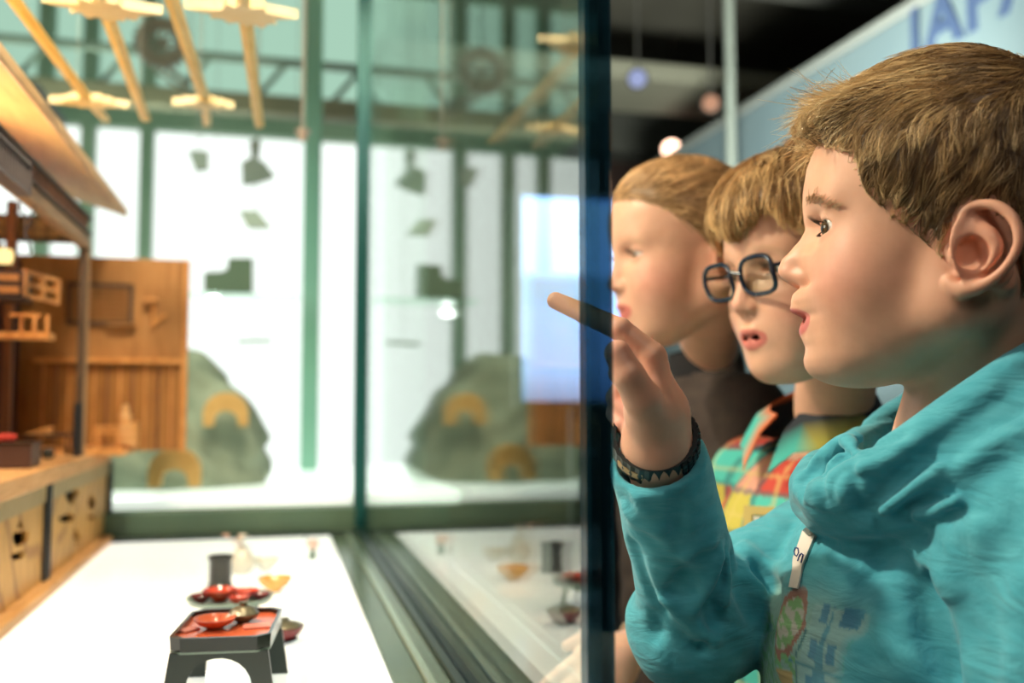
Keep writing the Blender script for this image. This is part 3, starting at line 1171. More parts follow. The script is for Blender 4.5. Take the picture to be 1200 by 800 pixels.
def print_colors(b):
    """picture printed on the chest; b in body axes (x forward, y left, z up)"""
    y, z, x = b[:, 1] + .01, b[:, 2] - .055, b[:, 0]
    n = len(b)
    y, z = b[:, 1] - .017, b[:, 2]
    w = sst(-z, .078, .112) * (1 - sst(y, .060, .094)) * (y > -.09) * (x > .03) * (1 - sst(-z, .30, .34))
    col = np.tile(np.array((.34, .50, .42), f32), (n, 1))
    alpha = .72 * w
    def put(m, c, a=.9):
        nonlocal col, alpha
        m = m & (w > .10)
        col[m] = c; alpha[m] = np.minimum(a * .85, w[m] * 1.6)
    fo = np.sin(y * 520) * np.sin(z * 460 + 1.5 * np.sin(y * 290)) + .6 * np.sin(y * 1100 + z * 740)
    # pale building with blue windows and a pointed tower
    put((y > .055) & (y < .105) & (z < -.100), (.46, .56, .48), .6)
    for wy in (.064, .078, .092):
        for wz in (-.104, -.128, -.152, -.180):
            put((np.abs(y - wy) < .0030) & (np.abs(z - wz) < .0065), (.10, .22, .38), .8)
    put((z < -.098) & (z > -.150) & (np.abs(y - .0700) < (-.098 - z) * .10), (.12, .28, .40), .8)
    put((np.abs(z + .140) < .0012) & (y > .046) & (y < .098), (.12, .22, .28), .7)
    # foliage
    put((z < -.116) & (fo > -.35) & (y > .086), (.20, .42, .12), .85)
    put((z < -.124) & (fo > .25) & (y > .086), (.34, .58, .20), .85)
    put((z < -.120) & (fo > -.1) & (y < .022), (.20, .42, .12), .85)
    # red and brown arch with leaves in it
    e = ((y - .040) / .0105) ** 2 + ((z + .117) / .026) ** 2
    put((e < 1) & (e > .50), (.40, .12, .05), .95)
    put((e < .50) & (fo > -.1), (.26, .44, .12), .95)
    put((e < .50) & (fo <= -.1), (.60, .52, .42), .95)
    put((z < -.136) & (y > .024) & (y < .052) & (fo > .0), (.22, .46, .12), .9)
    put((np.abs(y - .043) < .005) & (np.abs(z + .156) < .008), (.60, .34, .06), .9)
    put((np.abs(y - .0525) < .0010) & (z < -.118), (.07, .12, .12), .8)
    return col, alpha


def boy_shirt(parent):
    fn = make_shirt_fn()
    lo = P(700, 500, .60); 
    V, F = sdf_mesh(fn, (.06, -.56, .42), (.62, .20, 1.02), .0022, lip=1.7)
    print('shirt', len(V))
    V = relax(V, F, 1, .4)
    o = mesh_obj('sweatshirt', to_w(V), F, shirt_material(), parent)
    col, al = print_colors(BF.loc(V))
    al = al * sst(arm_r_fn(V.astype(f32)) - torso_fn(V.astype(f32)), -.004, .008) * sst(arm_l_fn(V.astype(f32)) - torso_fn(V.astype(f32)), -.004, .008)
    set_col(o, col)
    at = o.data.attributes.new('Print', 'FLOAT', 'POINT')
    at.data.foreach_set('value', al.astype(f32))
    return o, fn
# ================================================================== the museum hall and the display case
Z0 = CAMZ
FLOORZ = Z0 - .26          # top of the lit floor of the case
GX = .175                  # plane of the front glass
Y_END, Y_REAR = .500, 1.93


def wood(name, c1, c2, dark, scale=14, rough=.5, axis=(1, 14, 14), rings=True, bmp=.1):
    if name in MATS: return MATS[name]
    m = mat(name, c1, rough)
    tc = N(m, 'ShaderNodeTexCoord'); mp = N(m, 'ShaderNodeMapping')
    mp.inputs['Scale'].default_value = axis
    L(m, tc.outputs['Object'], mp.inputs['Vector'])
    n1 = N(m, 'ShaderNodeTexNoise', i_Scale=float(scale), i_Detail=6.0, i_Distortion=.6)
    L(m, mp.outputs['Vector'], n1.inputs['Vector'])
    c = ramp(m, n1.outputs['Fac'], [(.25, dark), (.45, c1), (.75, c2)])
    if rings:
        wv = N(m, 'ShaderNodeTexWave', wave_type='RINGS', rings_direction='X')
        wv.inputs['Scale'].default_value = scale * .55; wv.inputs['Distortion'].default_value = 4.5
        wv.inputs['Detail'].default_value = 2.0; wv.inputs['Detail Scale'].default_value = 1.2
        mp2 = N(m, 'ShaderNodeMapping'); mp2.inputs['Location'].default_value = (0, -1.45, -.72); mp2.inputs['Scale'].default_value = (1, 1, .45)
        L(m, tc.outputs['Object'], mp2.inputs['Vector']); L(m, mp2.outputs['Vector'], wv.inputs['Vector'])
        r2 = ramp(m, wv.outputs['Fac'], [(.0, (.50, .38, .26)), (.22, (1, 1, 1)), (1, (1, 1, 1))])
        mx = N(m, 'ShaderNodeMix', data_type='RGBA', blend_type='MULTIPLY'); mx.inputs['Factor'].default_value = .8
        L(m, c, mx.inputs['A']); L(m, r2, mx.inputs['B']); c = mx.outputs['Result']
    L(m, c, bsdf(m).inputs['Base Color'])
    bump(m, n1.outputs['Fac'], bmp, .0006)
    return m


def glass_mat(name, tint=(.93, .98, .96), ior=1.5, rough=0.0):
    """clear pane: real Fresnel reflection, the rest passes straight through with the tint of the glass"""
    m = bpy.data.materials.new(name); m.use_nodes = True
    nt = m.node_tree; nt.nodes.clear()
    o = nt.nodes.new('ShaderNodeOutputMaterial'); mx = nt.nodes.new('ShaderNodeMixShader')
    tr = nt.nodes.new('ShaderNodeBsdfTransparent'); gl = nt.nodes.new('ShaderNodeBsdfGlossy')
    gl.inputs['Roughness'].default_value = rough
    tr.inputs['Color'].default_value = (*tint, 1)
    gl.inputs['Color'].default_value = (.97, 1, .98, 1)
    ge = nt.nodes.new('ShaderNodeNewGeometry'); fr = nt.nodes.new('ShaderNodeFresnel')
    ma = nt.nodes.new('ShaderNodeMapRange')
    nt.links.new(ge.outputs['Backfacing'], ma.inputs['Value'])
    ma.inputs['To Min'].default_value = ior; ma.inputs['To Max'].default_value = 1 / ior
    nt.links.new(ma.outputs['Result'], fr.inputs['IOR'])
    nt.links.new(fr.outputs['Fac'], mx.inputs['Fac'])
    nt.links.new(tr.outputs[0], mx.inputs[1]); nt.links.new(gl.outputs[0], mx.inputs[2])
    nt.links.new(mx.outputs[0], o.inputs['Surface'])
    return m


def glow_panel(name, col, strength, rough=.12, base=(.8, .85, .8), spec=.5):
    m = mat(name, base, rough, spec=spec)
    b = bsdf(m)
    b.inputs['Emission Color'].default_value = (*col, 1)
    b.inputs['Emission Strength'].default_value = strength
    return m


def spotlight(loc, tgt, power, col, size=.08, angle=40, blend=.5):
    l = bpy.data.lights.new('spotlight', 'SPOT')
    l.energy = power; l.color = col; l.shadow_soft_size = size
    l.spot_size = math.radians(angle); l.spot_blend = blend
    o = bpy.data.objects.new('key_wash_spot', l); COL.objects.link(o)
    o.location = tuple(loc)
    o.rotation_euler = (Vector(tgt) - Vector(loc)).to_track_quat('-Z', 'Y').to_euler()
    return o


def structure(name, mb, m, smooth=False):
    return tag(mb.build(name, m, None, smooth), kind='structure')


def hall():
    dark = noisy('hall_carpet', (.035, .035, .04), (.05, .05, .055), 90, .95)
    structure('floor', MB().box((-6, -3, -.12), (6, 9, 0)), dark)
    cm = noisy('ceiling_paint', (.10, .10, .085), (.13, .13, .11), 3, .8)
    structure('ceiling', MB().box((-6, -3, 3.55), (6, 9, 3.7)), cm)
    bm = mat('beam_paint', (.26, .27, .22), .7)
    bm2 = mat('beam_paint_dark', (.06, .065, .06), .8)
    for i, (y, z, w, h, m_) in enumerate([(1.6, 2.95, .16, .30, bm2), (2.6, 2.95, .62, .10, bm), (3.6, 2.95, .18, .34, bm2), (4.75, 2.9, .60, .10, bm), (6.2, 2.9, .3, .4, bm2)]):
        structure('trim_%d' % (i + 1), MB().box((.5, y, z), (6, y + w, z + h), .01), m_)
    wm = noisy('wall_dark', (.055, .040, .036), (.085, .055, .048), 2.2, .85)
    structure('wall_back', MB().box((-6, 8.6, 0), (6, 8.8, 3.6)), wm)
    wl = noisy('wall_grey', (.12, .14, .14), (.16, .18, .18), 3, .85)
    structure('wall_left', MB().box((-6, -3, 0), (-5.85, 8.7, 3.6)), wl)
    structure('wall_right', MB().box((5.85, -3, 0), (6, 8.7, 3.6)), wm)
    structure('wall_front', MB().box((-6, -3, 0), (6, -2.85, 3.6)), wm)
    # partition with a big printed title, behind the children
    g = empty('exhibition_panel', (1.95, 2.0, 0), 'long grey-blue exhibition wall panel with dark blue title behind the children', 'panel')
    pm = noisy('panel_blue_grey', (.095, .145, .175), (.115, .165, .19), 2.0, .6)
    ztop = Z0 + 1.95 / 1.575
    MB().box((1.95, -1.2, .0), (2.03, 4.7, ztop), .006).build('board', pm, g)
    MB().box((1.93, -1.21, ztop), (2.05, 4.71, ztop + .03), .004).build('cap_rail', mat('panel_cap', (.16, .18, .18), .5), g)
    MB().box((1.94, -1.2, 0), (1.95, 4.7, .10)).build('plinth', mat('panel_plinth', (.05, .06, .07), .6), g)
    cu = bpy.data.curves.new('title_lettering', 'FONT')
    cu.body = 'JAPAN'; cu.size = .24; cu.offset = .006; cu.extrude = .004; cu.space_character = 1.12
    cu.materials.append(mat('title_blue', (.035, .06, .13), .5))
    tmp = bpy.data.objects.new('title_tmp', cu); COL.objects.link(tmp)
    bpy.context.view_layer.update()
    me_ = bpy.data.meshes.new_from_object(tmp.evaluated_get(bpy.context.evaluated_depsgraph_get()))
    bpy.data.objects.remove(tmp)
    o = bpy.data.objects.new('title_lettering', me_); COL.objects.link(o)
    q = on_plane(1066, 74, 0, 1.945)
    o.matrix_world = Matrix(((0, 0, -1, 1.945), (-1, 0, 0, q[1]), (0, 1, 0, q[2]), (0, 0, 0, 1)))
    o.parent = g; o.matrix_parent_inverse = Matrix.Translation(g.location).inverted()
    # pale column
    structure('trim_column', MB().box((1.76, 3.38, 0), (1.795, 3.415, 3.55), .008), mat('pale_column', (.16, .19, .18), .5))
    # distant lamps seen past the children
    for (px, py, y, r, col, st, lab) in [
        (787, 175, 5.6, .056, (1.0, .62, .44), 6.5, 'round warm spotlight glowing just above the fair-haired girl'),
        (833, 121, 3.1, .030, (.80, .42, .26), .75, 'dim amber spotlight on the dark ceiling, above and right of the bright one'),
        (747, 92, 3.3, .034, (.45, .52, .85), .8, 'faint bluish spotlight high beside the corner of the glass')]:
        p = on_plane(px, py, 1, y)
        t = empty('ceiling_spotlight', p, lab, 'lamp', 'small spotlights under the hall ceiling')
        mb = MB().lathe([(.001, 0), (r * .8, 0), (r * 1.25, .02), (r * 1.25, .16), (r * .7, .19), (.001, .19)], n=24)
        R = Vector((-p[0], -p[1], Z0 - p[2])).to_track_quat('-Z', 'Y').to_matrix()
        A = np.eye(4); A[:3, :3] = np.array(R); A[:3, 3] = p
        bm_ = mat('lamp_housing', (.03, .03, .03), .4)
        mb.xf(A).build('housing', bm_, t, True)
        d = MB().lathe([(.001, -.004), (r * .95, -.003), (r, .0), (.001, .001)], n=24).xf(A)
        d.build('lens', emit('lamp_glow_%d' % px, col, st), t, True)
        MB().tube([p + np.array((0, 0, .02)), (p[0], p[1], 3.55)], .0035).build('drop_rod', bm_, t)
    # blue information screen
    a = on_plane(612, 229, 1, 2.45); c = on_plane(752, 470, 1, 2.45)
    t = empty('information_screen', ((a[0] + c[0]) / 2, 2.47, 0), 'glowing blue and white information screen behind the glass corner', 'screen')
    MB().box((a[0] - .02, 2.455, c[2] - .02), (c[0] + .02, 2.50, a[2] + .02), .006).build('housing', mat('screen_case', (.02, .02, .025), .4), t)
    m = emit('screen_picture', (.2, .4, .9), 1.0)
    nt = m.node_tree; e = nt.nodes['Emission']
    tc = N(m, 'ShaderNodeTexCoord'); sp = N(m, 'ShaderNodeSeparateXYZ'); L(m, tc.outputs['Object'], sp.inputs[0])
    mr = N(m, 'ShaderNodeMapRange'); L(m, sp.outputs['Z'], mr.inputs['Value'])
    mr.inputs['From Min'].default_value = c[2] - Z0 * 0; mr.inputs['From Max'].default_value = a[2]
    col = ramp(m, mr.outputs['Result'], [(0, (.10, .16, .30)), (.14, (.22, .34, .60)), (.42, (.26, .40, .72)), (.50, (.20, .36, .55)), (.58, (.20, .36, .55)), (.64, (.40, .62, 1.0)), (.97, (.50, .70, 1.0)), (1, (.25, .45, 1.0))])
    L(m, col, e.inputs['Color']); e.inputs['Strength'].default_value = 2.9
    MB().box((a[0], 2.447, c[2]), (c[0], 2.456, a[2])).build('display', m, t)
    MB().box(((a[0] + c[0]) / 2 - .03, 2.46, 0), ((a[0] + c[0]) / 2 + .03, 2.49, c[2])).build('stand', MATS['screen_case'], t)
    MB().box(((a[0] + c[0]) / 2 - .18, 2.33, 0), ((a[0] + c[0]) / 2 + .18, 2.60, .02), .004).build('foot', MATS['screen_case'], t)


def rear():
    """back-lit wall of the museum behind the case, with the exhibits before it"""
    Y = 5.2
    gm = noisy('rear_frame_green', (.20, .32, .22), (.28, .40, .28), 2.5, .6)
    white = emit('daylight_panel', (.93, 1.0, .95), 1.35)
    mint = emit('mint_panel', (.50, .80, .62), .80)
    xs = lambda px, yy=Y: float(on_plane(px, 300, 1, yy)[0])
    zs = lambda py, yy=Y: float(on_plane(300, py, 1, yy)[2])
    x0, x1 = -4.2, .62
    z0, z1, z2, z3 = .55, zs(158), zs(128), 3.45
    # wall pieces around the openings
    mb = MB().box((x0 - .5, Y, 0), (x1 + .2, Y + .2, z0)).box((x0 - .5, Y, z1), (x1 + .2, Y + .2, z2)).box((x0 - .5, Y, z3), (x1 + .2, Y + .2, 3.6)).box((x1, Y, 0), (x1 + .2, Y + .2, 3.6)).box((x0 - .5, Y, 0), (x0, Y + .2, 3.6))
    posts = [xs(46), xs(99), xs(169), xs(365) + .0, xs(-120), xs(-300), xs(-480), xs(-60)]
    for p in posts: mb.box((p - .034, Y - .02, z0), (p + .034, Y + .2, z3))
    structure('wall_rear', mb, gm)
    edges = sorted(posts + [x0, x1])
    k = 0
    for a, b in zip(edges[:-1], edges[1:]):
        if b - a < .12: continue
        k += 1
        structure('window_%d' % k, MB().box((a + .03, Y + .08, z0), (b - .03, Y + .1, z1)), white)
        k += 1
        structure('window_%d' % k, MB().box((a + .03, Y + .08, z2), (b - .03, Y + .1, z3)), mint)
    # dark frames under the roof, seen over the case
    rm = noisy('roof_frame', (.20, .28, .22), (.28, .36, .28), 4, .6)
    bmm = noisy('roof_frame_brown', (.24, .24, .15), (.32, .31, .20), 4, .6)
    q = on_plane(200, 118, 1, 4.0)
    g = empty('lighting_truss', (-.8, 4.0, q[2]), 'dark horizontal truss beam crossing above the white windows', 'truss')
    MB().box((-3.6, 3.97, q[2] - .03), (.5, 4.05, q[2] + .05), .005).build('chord', bmm, g)
    q2 = on_plane(200, 62, 1, 4.0)
    MB().box((-3.6, 3.98, q2[2] - .015), (.5, 4.02, q2[2] + .015), .004).build('chord', rm, g)
    n = 13
    for i in range(n):
        xa = -3.5 + i * 4.0 / n
        MB().tube([(xa, 4.0, q[2]), (xa + 2.0 / n, 4.0, q2[2])], .012, 8).build('brace', rm, g)
    for x in (-3.4, .45):
        MB().tube([(x, 4.0, q2[2]), (x, 4.0, 3.55)], .01, 8).build('hanger', rm, g)
    # dark canopy corner beside the roof of the model house
    a = on_plane(56, 112, 1, 3.0)
    structure('trim_canopy', MB().prism([(a[0], a[2]), (a[0] - .10, a[2] + .03), (a[0] - .62, a[2] + .72), (a[0] - 1.6, a[2] + .9), (a[0] - 1.6, a[2])], 1, 2.9, 3.3), mat('canopy_dark', (.03, .055, .045), .5))
    # toothed wheel hanging in the truss
    c = on_plane(190, 50, 1, 3.4)
    w = empty('hanging_gear_wheel', c, 'pale toothed gear wheel hanging high behind the hanging swords', 'wheel')
    R = .085; prof = []
    nt_ = 22
    ring = []
    for i in range(nt_ * 4):
        t = 2 * math.pi * i / (nt_ * 4); r = R * (1.10 if i % 4 in (1, 2) else .96)
        ring.append((r * math.cos(t), r * math.sin(t)))
    nn = len(ring)
    v = [(c[0] + x, c[1] + dy, c[2] + z) for dy in (-.02, .02) for s in (1, .55) for x, z in [(x * s, z * s) for x, z in ring]]
    f = []
    for i in range(nn):
        j = (i + 1) % nn
        f += [(i, j, nn + j, nn + i), (2 * nn + i, 3 * nn + i, 3 * nn + j, 2 * nn + j), (i, 2 * nn + i, 2 * nn + j, j), (nn + i, nn + j, 3 * nn + j, 3 * nn + i)]
    gmat = noisy('gear_pale', (.36, .34, .24), (.48, .46, .34), 30, .5)
    MB().add(v, f).build('toothed_rim', gmat, w)
    sp = MB()
    for i in range(4):
        t = math.pi * i / 4
        sp.tube([(c[0] - R * .6 * math.cos(t), c[1], c[2] - R * .6 * math.sin(t)), (c[0] + R * .6 * math.cos(t), c[1], c[2] + R * .6 * math.sin(t))], .006, 6)
    sp.build('spokes', gmat, w)
    MB().tube([(c[0], c[1], c[2] + R), (c[0], c[1], 3.55)], .004, 6).build('wire', rm, w)
    # slanting pale rods below the wheel
    a = on_plane(182, 70, 1, 3.62); b = on_plane(222, 100, 1, 3.62)
    tag(MB().tube([a, b], .012, 8).tube([a + np.array((.0, .03, -.03)), b + np.array((0, .03, -.03))], .008, 8).tube([b, (b[0], b[1], 3.55)], .003, 6).build('hanging_rod', gmat), 'pair of slanting pale rods hung below the gear wheel', 'rod')
    # post near the white wall
    a = on_plane(365, 300, 1, 2.9)
    structure('trim_post', MB().box((a[0] - .026, 2.88, 0), (a[0] + .026, 2.93, 3.55), .004), noisy('post_green', (.22, .52, .38), (.28, .58, .44), 3, .4))
    # floor of the neighbouring case, a white lit platform
    wf = glow_panel('platform_white', (.90, 1.0, .90), .75)
    g = empty('rear_platform', (-.6, 2.6, 0), 'white lit platform carrying the grey rocks behind the case', 'platform')
    zp = Z0 - .205
    MB().box((-2.4, 2.14, zp - .03), (.42, 3.1, zp), .004).build('lit_top', wf, g)
    MB().box((-2.38, 2.16, 0), (.40, 3.08, zp - .03)).build('base', mat('platform_base', (.06, .09, .07), .5), g)
    # rocks
    rock = noisy('rock_grey_green', (.20, .25, .17), (.36, .41, .29), 9, .8, bmp=.6, bdist=.01)
    arch = noisy('arch_gold', (.62, .36, .10), (.80, .52, .18), 20, .5)
    for (cx, cy, w_, d_, h_, seed, lab) in [(-.255, 2.52, .235, .22, .355, 1, 'large rounded grey-green rock with a golden arch, behind the open wooden wall'), (-.86, 2.44, .27, .20, .20, 2, 'lower grey rock hidden mostly by the model house')]:
        def rf(p, c=(cx, cy, zp - .02), w_=w_, d_=d_, h_=h_, s=seed):
            a_ = ell(p, c, (w_, d_, h_))
            a_ = smin(a_, ell(p, (c[0] + w_ * .62, c[1] - .04, c[2]), (w_ * .42, d_ * .6, h_ * .72)), .05)
            n_ = .016 * np.sin(p[:, 0] * 31 + s) * np.sin(p[:, 1] * 27 + p[:, 2] * 11) + .007 * np.sin(p[:, 2] * 70 + p[:, 0] * 45 + 2 * np.sin(p[:, 1] * 33))
            a_ = a_ + n_
            return smax(a_, -(p[:, 2] - np.float32(zp)), .003)
        V, F = sdf_mesh(rf, (cx - .42, cy - .36, zp - .02), (cx + .50, cy + .36, zp + .46), .012)
        tag(mesh_obj('rock', V, F, rock), lab, 'rock', 'grey rocks on the rear platform')
    for (px, py, yy, s, lab) in [(265, 480, 2.26, .050, 'golden arch standing high on the grey rock'), (205, 548, 2.20, .055, 'golden arch low on the platform under the wooden wall')]:
        c = on_plane(px, py, 1, yy)
        t = np.linspace(0, math.pi, 17)
        o_ = MB()
        po = [(c[0] + s * math.cos(a), c[2] + s * 1.0 * math.sin(a) - s * .2) for a in t] + [(c[0] - s * .98, c[2] - s * .75), (c[0] - s * .55, c[2] - s * .75)]
        po += [(c[0] + s * .50 * math.cos(a), c[2] + s * .40 * math.sin(a) - s * .45) for a in t[::-1]] + [(c[0] + s * .55, c[2] - s * .75), (c[0] + s * .98, c[2] - s * .75)]
        o_.prism(po, 1, yy - .015, yy + .035)
        ob = o_.build('golden_arch', arch)
        tag(ob, lab, 'ornament', 'golden arches on the rear platform')
        MB().box((c[0] - s * .9, yy + .036, c[2] - s * .7), (c[0] - s * .8, yy + .10, c[2] - s * .6)).build('bracket', rock, ob)
    # objects shown before the white wall
    green = mat('step_green', (.11, .17, .10), .6)
    A = lambda px, py, yy: on_plane(px, py, 1, yy)
    y = 2.73
    p = [A(239, 341, y), A(296, 341, y), A(296, 302, y), A(268, 302, y), A(266, 315, y), A(260, 318, y), A(239, 319, y)]
    sb = MB().prism([(q[0], q[2]) for q in p], 1, y, y + .06).build('stepped_block', green)
    tag(sb, 'dark green stepped block standing on a thin glass shelf', 'block')
    a = A(222, 343, y); b = A(350, 347, y)
    gs = MB().box((a[0], y - .03, a[2] - .010), (b[0], y + .12, a[2] - .001), .001).build('glass_shelf', glass_mat('shelf_glass', (.85, .95, .88)))
    tag(gs, 'thin glass shelf hanging before the white wall under the stepped block', 'shelf')
    wr = mat('wire_grey', (.3, .35, .3), .4)
    for x in (a[0] + .01, b[0] - .01):
        MB().tube([(x, y + .04, a[2]), (x, y + .04, 3.5)], .0012, 5).build('wire', wr, gs)
    def plate(name, pts, lab, m, th=.02, yy=2.75):
        q = [A(px, py, yy) for px, py in pts]
        o = MB().prism([(r[0], r[2]) for r in q], 1, yy, yy + th).build(name, m)
        tag(o, lab, 'plate', 'small grey pieces hanging before the white wall')
        c = np.mean(q, 0); zt = max(r[2] for r in q)
        MB().tube([(c[0], yy + .01, zt - .01), (c[0], yy + .01, 3.5)], .001, 5).build('wire', wr, o)
    gp = mat('plate_grey', (.25, .30, .24), .6); gp2 = mat('plate_light', (.42, .50, .40), .6)
    plate('hanging_plate', [(220, 176), (244, 177), (244, 198), (229, 199)], 'small square grey plate hanging left of the others', gp)
    plate('hanging_plate', [(280, 246), (302, 247), (318, 267), (290, 266)], 'slanted pale grey plate hanging below the irregular plate', gp2, yy=2.64)
    plate('hanging_plate', [(283, 190), (296, 183), (310, 190), (322, 206), (314, 210), (300, 214), (284, 216)], 'irregular grey plate hanging beneath the small dark piece', gp, yy=2.86)
    plate('hanging_plate', [(292, 166), (300, 162), (306, 166), (303, 186), (295, 186)], 'narrow dark piece hanging above the irregular plate', gp, yy=2.95)
    plate('hanging_plate', [(276, 398), (318, 397), (320, 401), (278, 402)], 'thin grey strip hanging low before the white wall', gp2, yy=3.06)
    # small white spotlight under the shelf; its glint shows in the front glass
    q = A(250, 356, 2.90)
    t = empty('hanging_lamp', q, 'small bright white lamp hanging before the white wall beneath the glass shelf', 'lamp')
    MB().lathe([(.0005, .012), (.012, .012), (.022, -.006), (.0005, -.005)], q, 24).build('lamp_shade', gp2, t, True)
    MB().lathe([(.0005, -.020), (.012, -.018), (.018, -.007), (.0005, -.006)], q, 24).build('bulb', emit('lamp_white', (1, 1, 1), 16), t, True)
    MB().tube([q + np.array((0, 0, .01)), (q[0], q[1], 3.5)], .001, 5).build('wire', wr, t)


def case():
    t = empty('display_case', (-.7, 1.2, 0), 'large glass museum display case with a glowing white floor', 'display case')
    lit = glow_panel('lit_floor_white', (.97, 1.0, .95), .66, rough=.05, spec=.8)
    tc = N(lit, 'ShaderNodeTexCoord')
    n1 = N(lit, 'ShaderNodeTexNoise', i_Scale=3.0, i_Detail=1.0); L(lit, tc.outputs['Object'], n1.inputs['Vector'])
    L(lit, ramp(lit, n1.outputs['Fac'], [(.3, (.93, 1.0, .90)), (.7, (1.0, .99, .97))]), bsdf(lit).inputs['Emission Color'])
    z = FLOORZ
    MB().box((-1.9, .52, z - .02), (.0640, 1.875, z), .0006).build('lit_floor', lit, t)
    MB().box((.0665, .52, z - .02), (.112, 1.875, z), .0006).build('lit_floor', lit, t)
    MB().box((-1.9, .50, .0), (GX, Y_REAR + .05, z - .021)).build('base', mat('case_base', (.05, .06, .055), .5), t)
    rg = noisy('rail_green', (.10, .15, .10), (.15, .20, .13), 8, .25, metal=.5)
    rd = mat('rail_dark', (.012, .025, .02), .3)
    # channel the front glass stands in
    MB().box((.1125, .50, z - .02), (.140, Y_REAR, z + .0010), .0006).build('floor_rail', rg, t)
    MB().box((.1405, .50, z - .02), (.1500, Y_REAR, z + .0045), .0012).build('floor_rail', mat('rail_light', (.33, .42, .33), .25, .6), t)
    MB().box((.1505, .50, z - .02), (.1640, Y_REAR, z + .0015), .0006).build('floor_rail', rg, t)
    MB().box((.1645, .50, z - .02), (GX - .0006, Y_REAR, z + .006), .0010).build('floor_rail', rd, t)
    MB().box((-1.9, 1.880, z - .02), (GX - .012, 1.900, z + .006), .001).build('rear_seal', rd, t)
    MB().box((-1.9, 1.902, z - .02), (GX - .012, Y_REAR + .03, z + .050), .003).build('rear_rail', noisy('rear_rail_green', (.055, .105, .065), (.09, .15, .09), 6, .5), t)
    # front glass, its far corner post and its polished near edge
    gl = glass_mat('pane_glass', (.94, .99, .965), 1.52)
    MB().box((GX, Y_END + .012, z - .01), (GX + .008, Y_REAR + .02, 2.45)).build('front_glass', gl, t)
    q = on_plane(417, 300, 0, GX - .006)
    MB().box((GX - .014, Y_REAR - .002, z - .01), (GX + .010, Y_REAR + .022, 2.45), .001).build('corner_post', mat('post_teal', (.02, .13, .12), .25, .3), t)
    e = mat('glass_edge', (.004, .028, .040), .12, spec=.7)
    b = bsdf(e)
    nt = e.node_tree; out = [n for n in nt.nodes if n.type == 'OUTPUT_MATERIAL'][0]
    tr = nt.nodes.new('ShaderNodeBsdfTransparent'); tr.inputs['Color'].default_value = (.34, .52, .64, 1)
    mx = nt.nodes.new('ShaderNodeMixShader'); mx.inputs['Fac'].default_value = .55
    nt.links.new(tr.outputs[0], mx.inputs[1]); nt.links.new(b.outputs[0], mx.inputs[2]); nt.links.new(mx.outputs[0], out.inputs['Surface'])
    MB().box((GX - .0055, Y_END - .004, z - .01), (GX + .0105, Y_END + .0115, 2.45), .002).build('glass_edge', e, t)
    MB().box((-1.9, Y_REAR - .0, 2.45), (GX + .01, Y_REAR + .03, 2.50)).box((GX - .02, Y_END, 2.45), (GX + .012, Y_REAR, 2.50)).build('top_frame', rd, t)
    # thin rod with a small ball, hanging from the top of the case
    p = on_plane(355, 160, 1, 1.74)
    brass = mat('pale_brass', (.62, .52, .42), .3, .6)
    r = MB().tube([(p[0], p[1], p[2]), (p[0], p[1], 2.45)], .0036, 10).build('hanging_rod', mat('rod_pale', (.42, .44, .38), .3, .4))
    tag(r, 'thin pale rod with a small brass ball hanging in the case beside the swords', 'rod')
    MB().lathe([(.0005, -.010), (.008, -.006), (.0095, 0), (.008, .006), (.015, .008), (.015, .012), (.0005, .013)], p, 20).build('ball', brass, r, True)


